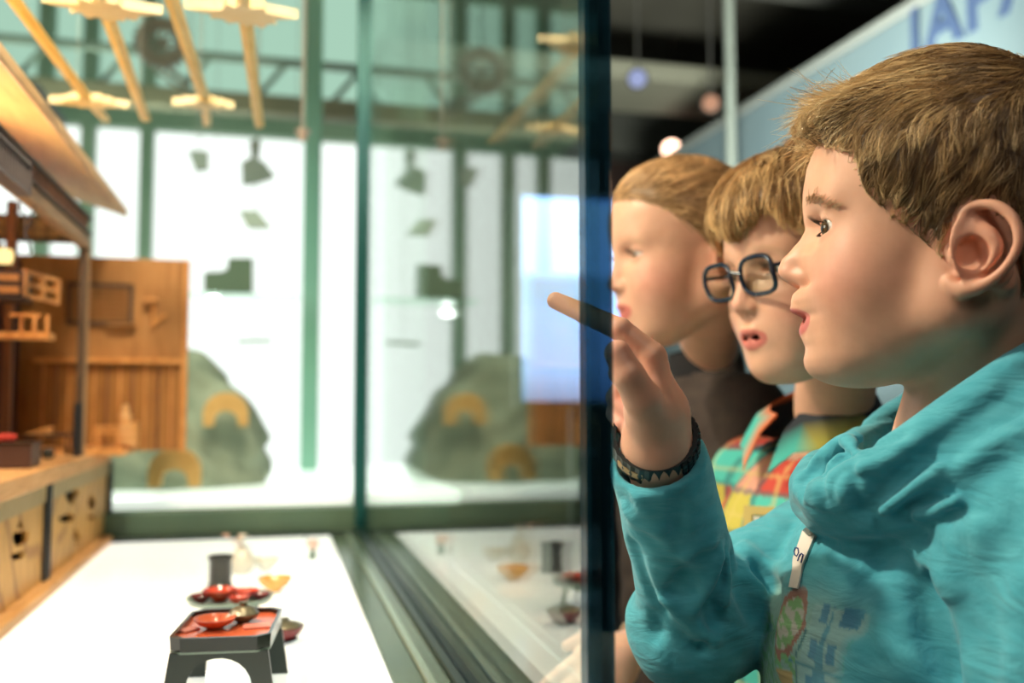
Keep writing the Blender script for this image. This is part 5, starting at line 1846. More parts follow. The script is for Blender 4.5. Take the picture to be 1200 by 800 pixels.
def house_contents(X, zc, Yf):
    org = MATS['orange_wood']; dk = mat('box_brown', (.075, .038, .028), .4)
    G = 'miniature furniture on the counter of the model house'
    A = lambda px, py, y: on_plane(px, py, 1, y)
    def at(px, py): return on_plane(px, py, 2, zc)
    # dark box
    p = at(28, 549)
    o = MB().box((p[0] - .033, p[1], zc), (p[0] + .008, p[1] + .055, zc + .034), .0015).build('brown_box', dk)
    tag(o, 'dark brown open box on the counter nearest the frame edge', 'box', G)
    MB().box((p[0] - .035, p[1] - .002, zc + .031), (p[0] + .010, p[1] + .057, zc + .0345), .001).build('box_rim', mat('rim_dark', (.03, .016, .012), .3), o)
    r = MB().lathe([(.0005, 0), (.010, 0), (.014, .004), (.013, .010), (.0005, .011)], (p[0] - .030, p[1] + .03, zc + .0346), 20).build('red_cushion', mat('cushion_red', (.60, .05, .03), .6), None, True)
    tag(r, 'tiny red cushion lying on the dark brown box', 'cushion', G)
    # low table with slanted top
    q = at(48, 534)
    t = empty('low_table', (q[0], q[1] + .06, zc), 'low miniature table with an orange board on top, behind the brown box', 'table', G)
    MB().box((q[0] - .034, q[1] + .02, zc + .030), (q[0] + .038, q[1] + .075, zc + .034), .001).build('table_top', dk, t)
    v = [(q[0] - .034, q[1] + .03, zc + .0345), (q[0] + .004, q[1] + .03, zc + .0345), (q[0] + .004, q[1] + .07, zc + .0345), (q[0] - .034, q[1] + .07, zc + .0345), (q[0] + .002, q[1] + .03, zc + .046), (q[0] + .002, q[1] + .07, zc + .046)]
    MB().add(v, [(0, 1, 2, 3), (0, 4, 1), (3, 2, 5), (1, 4, 5, 2), (0, 3, 5, 4)]).build('wedge_board', org, t)
    for sx, sy in ((-.03, .024), (.034, .024), (-.03, .071), (.034, .071)):
        MB().tube([(q[0] + sx, q[1] + sy, zc), (q[0] + sx, q[1] + sy, zc + .030)], .0022, 8).build('leg', dk, t)
    # stool, pot
    q = at(74, 528)
    o = MB().box((q[0] - .006, q[1] + .02, zc), (q[0] + .006, q[1] + .035, zc + .022), .001).build('wooden_block', org); tag(o, 'small upright orange wooden block by the corner post', 'block', G)
    q = at(56, 537)
    o = MB().lathe([(.0005, 0), (.007, 0), (.010, .007), (.008, .014), (.006, .016), (.0005, .016)], (q[0], q[1], zc), 20).build('dark_pot', mat('pot_dark', (.03, .035, .03), .25), None, True)
    tag(o, 'small dark glazed pot in front of the low table', 'pot', G)
    # wooden steps / chest on the platform
    zp = zc + .008
    y = Yf - .10
    def bx(name, x0, x1, y0, y1, px, h0, h1): pass
    a = A(110, 520, y); b = A(160, 520, y)
    t = empty('miniature_chest', ((a[0] + b[0]) / 2, y, zp), 'light wooden miniature chest and bench on the end platform', 'chest', G)
    w = b[0] - a[0]
    MB().box((a[0], y, zp + .022), (a[0] + w * .62, y + .03, zp + .028), .001).box((a[0], y, zp + .032), (a[0] + w * .62, y + .03, zp + .037), .001).build('bench_top', org, t)
    for x in (a[0] + .004, a[0] + w * .5):
        MB().box((x, y + .002, zp), (x + .005, y + .007, zp + .034)).build('leg', org, t)
        MB().box((x, y + .023, zp), (x + .005, y + .028, zp + .034)).build('leg', org, t)
    MB().box((a[0] + w * .55, y, zp), (b[0], y + .03, zp + .044), .002).build('cabinet_body', org, t)
    for k in range(3):
        MB().box((a[0] + w * .58, y - .002, zp + .004 + k * .013), (b[0] - w * .03, y, zp + .014 + k * .013), .0008).build('drawer', wood('drawer_pale', (.74, .42, .16), (.82, .5, .22), (.6, .3, .1), 12, rings=False), t)
    c = A(147, 484, y + .015)
    o = MB().lathe([(.0005, 0), (.009, 0), (.011, .006), (.009, .014), (.005, .018), (.007, .022), (.006, .028), (.0005, .031)], (c[0], y + .015, zp + .0445), 20).build('wooden_figure', MATS['drawer_pale'], None, True)
    tag(o, 'round wooden figure standing on the miniature chest', 'figure', G)


def lights():
    w = bpy.data.worlds.new('hall_air'); SC.world = w; w.use_nodes = True
    b = w.node_tree.nodes['Background']
    b.inputs[0].default_value = (.10, .13, .14, 1); b.inputs[1].default_value = .35
    warm = (1, .80, .60)
    # key spots over the children, with added fill softboxes and wash spots
    def softbox(loc, tgt, size, power, col):
        l = bpy.data.lights.new('added_softbox', 'AREA'); l.energy = power; l.size = size; l.color = col  # soft area light added for brightness, not a lamp of the case
        o = bpy.data.objects.new('added_softbox', l); COL.objects.link(o); o.location = loc
        o.rotation_euler = (Vector(tgt) - Vector(loc)).to_track_quat('-Z', 'Y').to_euler()
    softbox((-.55, 1.20, 1.45), (.42, .65, 1.18), .25, 6.5, (1, .90, .80))  # added soft light from behind left, rims sleeve and face
    softbox((.15, -.75, 2.35), (.50, .60, 1.10), .5, 5.5, (1, .90, .78))  # added fill from behind the camera, lifts ear, hair and shirt
    spotlight((-.8, 3.5, 1.3), (-.8, 5.2, 2.62), 80, (.85, 1, .8), .1, 110, .8)  # added unseen wash for the band between the rear windows
    softbox((-.62, .55, 1.50), (.42, .65, 1.18), .25, 1.6, (1, .86, .74))  # added soft fill on the faces from the left
    softbox((-.9, 1.1, 2.3), (-.3, 1.4, 1.1), .5, 13, (1, .86, .66))
    spotlight((-.52, .82, 2.06), (.42, .66, 1.14), 70, (1, .84, .68), .030, 62, .5)
    spotlight((-.15, 1.35, 2.4), (.36, .95, 1.2), 40, (1, .74, .5), .06, 60, .5)
    spotlight((.02, .75, 2.40), (-.42, 1.45, 1.15), 92, (1, .84, .62), .12, 62, .6)
    spotlight((.05, .7, 2.4), (-.1, 1.45, 1.6), 42, (1, .88, .66), .10, 60, .6)
    spotlight((-.1, 1.2, 3.2), (1.95, 1.9, 1.9), 12, (.85, .93, 1.0), .2, 95, .8)  # added wash that brightens the exhibition panel
    spotlight((1.0, 2.0, 1.2), (2.2, 4.0, 3.2), 700, (.9, .9, .75), .2, 110, .8)  # added uplight, lifts the dark hall ceiling
    spotlight((1.0, 6.2, 2.6), (1.7, 8.6, 2.2), 60, (1, .6, .5), .2, 100, .8)
    spotlight((-.6, 1.95, 2.4), (-.4, 2.6, 1.0), 60, (.85, 1.0, .85), .2, 100, .8)  # added wash that lightens the rocks


def camera():
    cam = bpy.data.cameras.new('camera'); co = bpy.data.objects.new('camera', cam); COL.objects.link(co)
    co.location = (0, 0, CAMZ)
    co.rotation_euler = (math.pi / 2 + PIT, 0, -YAW)
    cam.sensor_width = 36; cam.lens = 36 * FPX / 1200; cam.clip_start = .02
    cam.dof.use_dof = True
    cam.dof.focus_distance = .67
    cam.dof.aperture_fstop = 3.4
    SC.camera = co
    vs = SC.view_settings
    SC.display_settings.display_device = 'sRGB'
    vs.view_transform = 'Standard'; vs.look = 'None'; vs.exposure = 0; vs.gamma = 1; vs.use_curve_mapping = False
# ================================================================== the two other children
def side_hand(wr, fwd, down, side, s=1.0):
    """relaxed hand: palm, four unequal bent fingers and a thumb; returns an sdf. wr wrist, down = finger direction, fwd = thumb side"""
    wr = np.array(wr, float)
    palm = wr + down * .040 * s
    F = []
    for i, (o, l) in enumerate(((.024, .060), (.008, .067), (-.008, .062), (-.023, .050))):
        a = palm + down * .018 * s + fwd * o * s
        b = a + (down * .9 + side * .25) * l * .45 * s
        c = b + (down * .75 + side * .65) * l * .32 * s
        e = c + (down * .45 + side * .85) * l * .25 * s
        F.append(([a, b, c, e], [.0085 * s, .0075 * s, .0066 * s, .0056 * s]))
    a = wr + down * .018 * s + fwd * .020 * s
    b = a + (down * .7 + fwd * .7) * .026 * s
    c = b + (down * .95 + fwd * .2 + side * .3) * .024 * s
    T = ([a, b, c], [.0105 * s, .0085 * s, .0066 * s])
    R = np.stack([fwd, down, np.cross(fwd, down)], 1)
    def fn(p):
        d = ell(p, palm, (.035 * s, .040 * s, .014 * s), R)
        d = smin(d, cap(p, wr - down * .02, wr + down * .01, .0205 * s, .021 * s), .015)
        for pts, rs in F: d = smin(d, poly(p, pts, rs, .002), .004)
        return smin(d, poly(p, T[0], T[1], .002), .006)
    return fn


class Kid:
    def __init__(s, head, head_dir, base, body_ang, sh=.125, open_mouth=.001, chin=1.0, eye=.0045, pitch=0, bust=.0):
        a = math.radians(head_dir)
        Fd = np.array((-math.cos(a), math.sin(math.radians(pitch)), math.sin(a)))
        s.H = Frame(P(*head), Fd)
        b = math.radians(body_ang)
        s.B = Frame(P(*base), (-math.cos(b), 0, math.sin(b)))
        s.hf = head_fn(open_mouth=open_mouth, chin=chin, eye_open=eye)
        s.sh = sh
        g = s.B.glo
        s.n0, s.n1 = s.H.glo((-.038, 0, -.05)), g((0, 0, .0))
        s.arms = {}
        for k in (1, -1):
            s.arms[k] = [g((0, k * sh, -.058)), g((-.01, k * (sh + .035), -.28)), g((.07, k * (sh + .02), -.46))]
        s.hands = None

    def neck(s, p):
        d = cap(p, s.n0, s.n1, .040, .042)
        return smin(d, cap(p, s.n1, s.B.glo((0, 0, -.08)), .042, .075), .03)

    def make_hands(s):
        s.hfs = []
        for k in (1, -1):
            S_, E_, W_ = s.arms[k]
            dn = (W_ - E_); dn /= np.linalg.norm(dn)
            side = s.B.S * (-k)
            fw = s.B.F - dn * (s.B.F @ dn); fw /= np.linalg.norm(fw)
            side = side - dn * (side @ dn); side = side - fw * (side @ fw); side /= np.linalg.norm(side)
            s.hfs.append((side_hand(W_, fw, dn, side), W_ + dn * .05))

    def body(s, p):
        b = s.B.loc(p)
        d = ell(b, (.02, 0, -.17), (.078, .115, .16))
        d = smin(d, ell(b, (.02, 0, -.34), (.078, .105, .15)), .04)
        d = smin(d, cap(b, (0, -s.sh + .03, -.055), (0, s.sh - .03, -.055), .034, .034), .03)
        for k in (1, -1):
            S_, E_, W_ = s.arms[k]
            d = smin(d, cap(p, S_, E_, .034, .028), .02)
            d = smin(d, cap(p, E_, W_, .028, .0205), .015)
            d = smin(d, cap(b, (.01, k * .055, -.44), (.005, k * .07, -.72), .060, .041), .03)
            d = smin(d, cap(b, (.005, k * .07, -.72), (-.01, k * .07, -1.0), .039, .026), .02)
        return d

    def build_body(s, m_skin, tint=(1, 1, 1), lip=(.66, .17, .14)):
        hl = lambda q: smin(s.hf(q), s.neck(s.H.glo(q).astype(f32)), .016)
        V1, F1 = sdf_mesh(hl, (-.125, -.095, -.20), (.105, .095, .125), .0019)
        V1 = relax(V1, F1, 1, .35)
        C1 = skin_color(V1, lip=lip)
        Vs, Fs, Cs = [s.H.glo(V1)], [F1], [C1]
        n = len(V1)
        s.make_hands()
        O = s.B.O
        V3, F3 = sdf_mesh(s.body, (O[0] - .32, O[1] - 1.09, O[2] - .32), (O[0] + .32, O[1] + .03, O[2] + .32), .007)
        parts = [(V3, F3)]
        for f_, c in s.hfs:
            parts.append(sdf_mesh(f_, c - .095, c + .095, .0028))
        for V, F in parts:
            Vs.append(V); Fs.append(F + n); n += len(V)
            Cs.append(np.tile(np.array((.80, .48, .35), f32), (len(V), 1)))
        o = mesh_obj('person', to_w(np.concatenate(Vs)), np.concatenate(Fs), m_skin)
        set_col(o, np.concatenate(Cs) * np.array(tint, f32))
        return o

    def shirt_fn(s, loose=.020, sleeve='short', neck_r=.055, neck_h=.0):
        def fn(p):
            b = s.B.loc(p)
            d = ell(b, (.025, 0, -.165), (.084 + loose, .112 + loose, .150))
            d = smin(d, ell(b, (.022, 0, -.32), (.082 + loose, .106 + loose, .15)), .05)
            d = smin(d, ell(b, (.018, 0, -.43), (.080 + loose, .104 + loose, .09)), .04)
            d = smin(d, cap(b, (0, -s.sh + .02, -.052), (0, s.sh - .02, -.050), .044, .044), .03)
            for k in (1, -1):
                S_, E_, W_ = s.arms[k]
                if sleeve == 'short':
                    q = S_ + (E_ - S_) * .62
                    e = cap(p, S_, q, .050, .043)
                    ax = (E_ - S_) / np.linalg.norm(E_ - S_)
                    e = smax(e, ((p - q.astype(f32)) @ ax.astype(f32)), .003)
                    e = smax(e, -cap(p, q - ax * .012, q + ax * .1, .037, .037), .002)
                else:
                    e = smin(cap(p, S_, E_, .050, .041), cap(p, E_, W_, .040, .029), .015)
                d = smin(d, e, .018)
            if neck_h: d = smin(d, cap(p, s.B.glo((0, 0, -.03)), s.B.glo((.002, 0, neck_h)), neck_r + .004, neck_r - .004), .02)
            d = d + .0018 * np.sin(p[:, 0] * 80 + 2 * np.sin(p[:, 1] * 40)) * np.sin(p[:, 1] * 60 + p[:, 2] * 50).astype(f32)
            d = smax(d, -cap(p, s.B.glo((.008, 0, -.045)), s.B.glo((.01, 0, .10)), neck_r - .010, neck_r - .002), .005)
            d = smax(d, -(b[:, 2] + .46), .006)
            return d
        return fn

    def trousers(s, parent, m):
        def fn(p):
            b = s.B.loc(p)
            d = ell(b, (.012, 0, -.46), (.096, .124, .10))
            for k in (1, -1):
                d = smin(d, cap(b, (.01, k * .062, -.48), (.005, k * .072, -.74), .074, .054), .02)
                d = smin(d, cap(b, (.005, k * .072, -.74), (-.008, k * .072, -1.0), .054, .044), .02)
            d = smax(d, -(b[:, 2] + 1.015), .004)
            return d
        O = s.B.O
        V, F = sdf_mesh(fn, (O[0] - .25, O[1] - 1.05, O[2] - .25), (O[0] + .25, O[1] - .34, O[2] + .25), .009)
        mesh_obj('trousers', to_w(V), F, m, parent)

    def shoes(s, parent, m):
        zg = -CAMZ
        for k in (1, -1):
            q = s.B.glo((-.01, k * .072, -1.0)); q = np.array((q[0], zg, q[2]))
            Fd = s.B.F
            def fn(p, q=q):
                d = cap(p, q + np.array((0, .035, 0)) - Fd * .03, q + np.array((0, .028, 0)) + Fd * .10, .036, .030)
                d = smin(d, cap(p, q + np.array((0, .05, 0)) - Fd * .01, q + np.array((0, .10, 0)) - Fd * .01, .040, .042), .02)
                return smax(d, -(p[:, 1] - np.float32(zg + .001)), .003)
            V, F = sdf_mesh(fn, q - (.2, .01, .2), q + (.2, .16, .2), .006)
            mesh_obj('shoe', to_w(V), F, m, parent)


def plaid(name):
    m = mat(name, (.2, .3, .3), .85, spec=.15)
    a = N(m, 'ShaderNodeVertexColor', layer_name='Col')
    L(m, a.outputs['Color'], bsdf(m).inputs['Base Color'])
    return m


TEAL, OR, DK, YE, PK, GR, MU, RD = (.10, .56, .48), (.82, .20, .08), (.035, .04, .05), (.60, .50, .10), (.75, .36, .26), (.06, .22, .22), (.42, .22, .03), (.60, .08, .06)
PAL = np.array([OR, TEAL, DK, YE, GR, PK, TEAL, MU, OR, RD, TEAL, DK], f32)


def plaid_colors(b, s=.043, off=(0, 0)):
    u = np.arctan2(b[:, 1], b[:, 0] + .04) * .11 + off[0]
    v = b[:, 2] + off[1]
    i = np.floor(u / s).astype(int); j = np.floor(v / s).astype(int)
    fu = u / s - i; fv = v / s - j
    k = (i * 5 + j * 3 + (i * j) % 3) % len(PAL)
    c = PAL[k]
    w = ((fu < .16) | (fv < .14)).astype(f32)[:, None] * .6
    c = c * (1 - w) + np.array((.05, .14, .15), f32) * w
    w = ((np.abs(fu - .55) < .05) | (np.abs(fv - .5) < .045)).astype(f32)[:, None] * .45
    return c * (1 - w) + np.array((.70, .55, .20), f32) * w


def glasses(parent, HFr):
    fm = mat('spectacle_frame', (.012, .02, .04), .2)
    lm = glass_mat('spectacle_lens', (.93, .97, .96), 1.5)
    g = []
    def pt(x, y, z): return to_w(HFr.glo((x, y, z)))
    rim = MB(); lens = MB()
    for s in (1, -1):
        t = np.linspace(0, 2 * math.pi, 41)
        cy, cz = .0315 * s, -.004
        ring = []
        for a in t:
            r = (abs(math.cos(a)) ** 3.2 + abs(math.sin(a)) ** 3.2) ** (-1 / 3.2)
            y = cy + .0235 * r * math.cos(a); z = cz + .0175 * r * math.sin(a)
            x = .0835 - .10 * (abs(y) - .01) ** 2 * 6 - .004 * (z < cz) * (cz - z) / .017
            ring.append((x, y, z))
        rim = MB().tube([pt(*q) for q in ring], .0023, 8, cap=False)
        o = rim.build('spectacle_rim', fm, parent, True)
        c = (np.mean([q[0] for q in ring]), cy, cz)
        v = [pt(*c)] + [pt(*q) for q in ring[:-1]] + [pt(c[0] - .0014, c[1], c[2])] + [pt(q[0] - .0014, q[1], q[2]) for q in ring[:-1]]
        n = 40
        f = [(0, 1 + i, 1 + (i + 1) % n) for i in range(n)] + [(n + 1, n + 2 + (i + 1) % n, n + 2 + i) for i in range(n)] + [(1 + i, n + 2 + i, n + 2 + (i + 1) % n, 1 + (i + 1) % n) for i in range(n)]
        MB().add(v, f).build('lens', lm, o)
        e = ring[0 if s == 1 else 20]
        MB().tube([pt(e[0], e[1], .002), pt(.070, .063 * s, .003), pt(.03, .071 * s, .003), pt(-.025, .0735 * s, .004), pt(-.045, .074 * s, -.012)], [.0018, .0020, .0018, .0016, .0014], 8).build('temple_arm', fm, parent, True)
    MB().tube([pt(.0845, .0095, .000), pt(.0875, 0, .003), pt(.0845, -.0095, .000)], .0018, 8).build('bridge', fm, parent, True)


def hair_cap(parent, HFr, shellf, lo, hi, res, colA, colB, colL, flow, n, length, lift, seed, lm=None, regionf=None, wave=.3, tip=.001, thick=(.0003, .0006), matname='hair_strand'):
    V, F = sdf_mesh(shellf, lo, hi, res)
    o = mesh_obj('hair', to_w(HFr.glo(V)), F, hair_mat('hair_brown', .42), parent)
    set_col(o, np.tile(np.array(colA, f32), (len(V), 1)))
    r = np.random.default_rng(seed)
    m = r.permutation(len(V))[:n]
    R0 = V[m].astype(f32)
    if regionf is not None: R0 = R0[regionf(R0)]
    ln = length(R0) * r.uniform(.7, 1.25, len(R0))
    paths = grow(shellf, R0, flow, ln, seg=8, lift=lift, wave=wave, seed=seed, tip_lift=tip, keep=.12)
    paths, near = clump(paths, 300, .6)
    k = np.clip(.5 + .25 * np.random.default_rng(4).normal(0, 1, len(R0))[near] + .2 * np.sin(R0[:, 0] * 200 + R0[:, 1] * 150) * np.sin(R0[:, 2] * 190) + r.normal(0, .25, len(R0)), 0, 1)[:, None]
    cols = np.array(colB) * (1 - k) + np.array(colL) * k
    V2, F2, C2 = tube_strands(paths, r.uniform(*thick, len(R0)), cols)
    o2 = mesh_obj('hair_strands', to_w(HFr.glo(V2)), F2, hair_mat(matname), o)
    set_col(o2, C2)
    return o


def boy_with_glasses(m_skin, m_eye):
    K = Kid((945, 312, .925), -21, (972, 508, 1.05), -30, sh=.122, open_mouth=.0030, pitch=-9, eye=.0042)
    b = K.build_body(m_skin)
    tag(b, 'child with black-rimmed glasses and tousled light brown hair, wearing a colourful checked shirt', 'person')
    eye_parts(b, K.H, m_eye, None, None, gaze=(1, .05, -.12), lashes=True)
    glasses(b, K.H)
    # shirt
    sf = K.shirt_fn(loose=.022, sleeve='long', neck_r=.062)
    O = K.B.O
    V, F = sdf_mesh(sf, (O[0] - .32, O[1] - .50, O[2] - .34), (O[0] + .30, O[1] + .08, O[2] + .34), .0042)
    o = mesh_obj('checked_shirt', to_w(V), F, plaid('checked_cotton'), b)
    q = K.B.loc(V)
    set_col(o, plaid_colors(q, off=(.012, .022)))
    # collar: two folded leaves
    cm = plaid('checked_cotton')
    for k in (1, -1):
        g = K.B.glo
        inner = [g((.020 + .046 * math.cos(a), k * (.002 + .052 * math.sin(a)), .022 + .020 * (1 - math.cos(a)) * .9)) for a in np.linspace(.25, 2.7, 9)]
        outer = []
        for i, a in enumerate(np.linspace(.10, 2.7, 9)):
            w = .040 - .012 * (i / 8)
            outer.append(g((.020 + (.046 + w * .95) * math.cos(a) + (.010 if i == 0 else 0), k * (.004 + (.052 + w * .72) * math.sin(a) + (.006 if i == 0 else 0)), -.016 + .020 * (1 - math.cos(a)) * .9 - (.020 if i == 0 else 0))))
        mid = [(a_ + b_) / 2 + np.array((0, .010, 0)) for a_, b_ in zip(inner, outer)]
        v = np.array(inner + mid + outer)
        v2 = v - np.array((0, .0028, 0))
        n = 9
        f = [(r_ * n + i, r_ * n + i + 1, (r_ + 1) * n + i + 1, (r_ + 1) * n + i) for r_ in range(2) for i in range(n - 1)]
        allv = np.concatenate([v, v2])
        f2 = [tuple(x + 3 * n for x in q_[::-1]) for q_ in f]
        bd = [(i, i + 1) for i in range(n - 1)] + [(n - 1, 2 * n - 1), (2 * n - 1, 3 * n - 1)] + [(3 * n - 1 - i, 3 * n - 2 - i) for i in range(n - 1)] + [(2 * n, n), (n, 0)]
        f3 = [(a_, a_ + 3 * n, b_ + 3 * n, b_) for a_, b_ in bd]
        o2 = MB().add(to_w(allv), f + f2 + f3).build('collar', cm, b, True)
        c = np.tile(np.array(TEAL, f32), (len(allv), 1))
        for i in range(n):
            for r_ in range(3):
                for h_ in (0, 3 * n):
                    if k == -1: c[r_ * n + i + h_] = OR if r_ == 0 or i == 0 else (TEAL if i < 4 else DK)
                    else: c[r_ * n + i + h_] = DK if r_ < 2 or i > 4 else (YE if i > 1 else TEAL)
        set_col(o2, c)
    # button placket and a white paper badge
    dist = lambda p: sf(p)
    def patch(name, pts, m, th=.0016, col=None):
        Q, t = hit(sf, [p[0] for p in pts], [p[1] for p in pts], .5)
        c = Q.mean(0)
        n_ = grad(sf, c[None].astype(f32))[0]
        e = np.linalg.svd(Q - c)[2]
        ax, ay = e[0], e[1]
        nn = np.cross(ax, ay); nn = nn if nn @ n_ > 0 else -nn
        lift = max(((Q - c) @ nn).max(), 0) + .004
        flat = [c + ax * ((q_ - c) @ ax) + ay * ((q_ - c) @ ay) + nn * lift for q_ in Q]
        v = [x for x in flat] + [x - nn * th for x in flat]
        k = len(flat)
        f = [tuple(range(k)), tuple(range(k, 2 * k))[::-1]] + [(i, i + k, (i + 1) % k + k, (i + 1) % k) for i in range(k)]
        return MB().add(to_w(np.array(v)), f).build(name, m, b)
    patch('paper_badge', [(886, 606), (942, 612), (940, 668), (884, 664)], mat('paper_white', (.86, .76, .66), .6))
    o = patch('badge_holder', [(876, 594), (950, 598), (950, 607), (884, 604), (882, 668), (872, 668)], mat('holder_mustard', (.50, .36, .08), .5))
    # hair: long tousled fringe swept to the side
    bare = head_fn(ears=False)
    HX = np.array([-.14, -.090, -.070, -.055, -.045, -.018, -.010, .004, .030, .050, .070, .090])
    HZ = np.array([-.100, -.095, -.080, -.050, -.020, -.018, -.034, -.016, .016, .038, .046, .05])
    def region(q): return q[:, 2] - np.interp(q[:, 0], HX, HZ).astype(f32) + .010 * np.sin(q[:, 1] * 90 + 1)
    def shell(q):
        a = bare(q) - .0070 - .003 * np.sin(q[:, 1] * 150 + q[:, 0] * 60) * np.sin(q[:, 2] * 70 + q[:, 0] * 120)
        f = ell(q, (.042, .006, .068), (.042, .056, .027), rotm('Y', math.radians(24)))
        a = smin(a, f, .02)
        return smax(a, -region(q), .006)
    def flow(p):
        x, y, z = p[:, 0], p[:, 1], p[:, 2]
        top = sst(z, .050, .095)
        return np.stack([.75 * top + .15, .55 * np.sign(y + .01) * top + .25 * np.sin(x * 50) + .15, -.95 + .8 * top], 1).astype(f32)
    hair_cap(b, K.H, shell, (-.12, -.098, -.12), (.108, .098, .135), .0022, (.26, .14, .055), (.34, .19, .075), (.86, .54, .24), flow, 7500,
             lambda R: .030 + .018 * sst(R[:, 2], .03, .08), .003, 21, tip=.004, thick=(.0003, .0007))
    K.trousers(b, mat('denim_blue', (.03, .05, .10), .85))
    K.shoes(b, mat('shoe_dark', (.03, .03, .035), .6))
    return K


def girl(m_skin, m_eye):
    K = Kid((792, 297, 1.13), -12, (828, 434, 1.32), -20, sh=.105, open_mouth=.0006, pitch=-8, eye=.0018, chin=.9)
    # her right arm bends forward, the hand rests in front of her
    K.arms[1] = [K.B.glo((0, .105, -.058)), K.B.glo((.04, .130, -.25)), P(738, 760, 1.06)]
    b = K.build_body(m_skin)
    tag(b, 'fair-haired child with pulled back hair, lowered eyes and a dark brown T-shirt', 'person')
    eye_parts(b, K.H, m_eye, None, None, gaze=(1, .05, -.35), lashes=True)
    sf = K.shirt_fn(loose=.016, sleeve='short', neck_r=.055, neck_h=.028)
    O = K.B.O
    V, F = sdf_mesh(sf, (O[0] - .32, O[1] - .50, O[2] - .34), (O[0] + .30, O[1] + .08, O[2] + .34), .0055)
    sm = noisy('dark_brown_jersey', (.040, .026, .022), (.060, .040, .032), 60, .9)
    mesh_obj('t_shirt', to_w(V), F, sm, b)
    # black undershirt collar
    def col(p):
        d = cap(p, K.B.glo((.004, 0, -.02)), K.B.glo((.004, 0, .036)), .054, .050)
        d = smax(d, -cap(p, K.B.glo((.004, 0, -.06)), K.B.glo((.004, 0, .09)), .050, .045), .002)
        bb = K.B.loc(p)
        return smax(smax(d, bb[:, 2] - .034 + .2 * bb[:, 0], .003), -(bb[:, 2] + .02), .002)
    V, F = sdf_mesh(col, K.B.O - .08, K.B.O + .08, .003)
    mesh_obj('collar', to_w(V), F, mat('black_rib', (.010, .008, .010), .9), b)
    bare = head_fn(ears=False)
    HX = np.array([-.14, -.090, -.070, -.055, -.030, -.010, .010, .030, .050, .066, .090])
    HZ = np.array([-.070, -.070, -.055, -.030, -.020, .000, .022, .040, .056, .064, .08])
    def region(q): return q[:, 2] - np.interp(q[:, 0], HX, HZ).astype(f32)
    def shell(q):
        a = bare(q) - .0035 * sst(region(q), -.002, .02)
        a = smin(a, ell(q, (-.055, 0, .020), (.062, .068, .070)), .015)
        a = smax(a, -region(q), .004)
        # gathered tail at the nape
        t = poly(q, [(-.098, 0, .015), (-.125, 0, .000), (-.135, .0, -.05), (-.122, .0, -.12), (-.112, .0, -.16)], [.020, .024, .026, .022, .008], .01)
        return smin(a, t, .01)
    def flow(p):
        x, y, z = p[:, 0], p[:, 1], p[:, 2]
        bk = sst(-x, .09, .115)
        return np.stack([-1 + .9 * bk, -.5 * y * 8 * (1 - bk), -.25 - .9 * bk + .10 * np.sin(x * 60)], 1).astype(f32)
    hair_cap(b, K.H, shell, (-.17, -.095, -.18), (.100, .095, .130), .0026, (.26, .135, .05), (.34, .18, .07), (.82, .50, .24), flow, 5500,
             lambda R: .040 + 0 * R[:, 0], .0015, 31, tip=.001, thick=(.0004, .0008))
    MB().lathe([(.016, -.006), (.021, -.005), (.023, 0), (.021, .005), (.016, .006)], n=24, closed=True).xf(np.block([[np.stack([K.H.glo((0, 1, 0)) - K.H.O, K.H.glo((.3, 0, 1)) - K.H.O, K.H.glo((-1, 0, .3)) - K.H.O], 1), (K.H.glo((-.108, 0, .010)))[:, None]], [np.zeros((1, 3)), np.ones((1, 1))]])).build('hair_tie_tmp', mat('hair_tie', (.02, .02, .03), .8))
    o = bpy.data.objects['hair_tie_tmp']; v = np.array([list(q.co) for q in o.data.vertices]); v = to_w(v)
    for q, w_ in zip(o.data.vertices, v): q.co = tuple(w_)
    o.name = 'hair_tie'; o.parent = b
    # bracelet
    S_, E_, W_ = K.arms[1]
    ax = (W_ - E_) / np.linalg.norm(W_ - E_)
    u = np.cross(ax, (0, 1, 0)); u /= np.linalg.norm(u); v_ = np.cross(ax, u)
    ring = [W_ - ax * .012 + .0235 * (math.cos(a) * u + math.sin(a) * v_) for a in np.linspace(0, 2 * math.pi, 33)]
    MB().tube([to_w(q) for q in ring], .003, 8, cap=False).build('bracelet', mat('bracelet_beige', (.45, .36, .26), .7), b, True)
    K.trousers(b, mat('leggings_black', (.012, .011, .013), .9))
    K.shoes(b, mat('shoe_grey', (.10, .10, .11), .6))
    return K


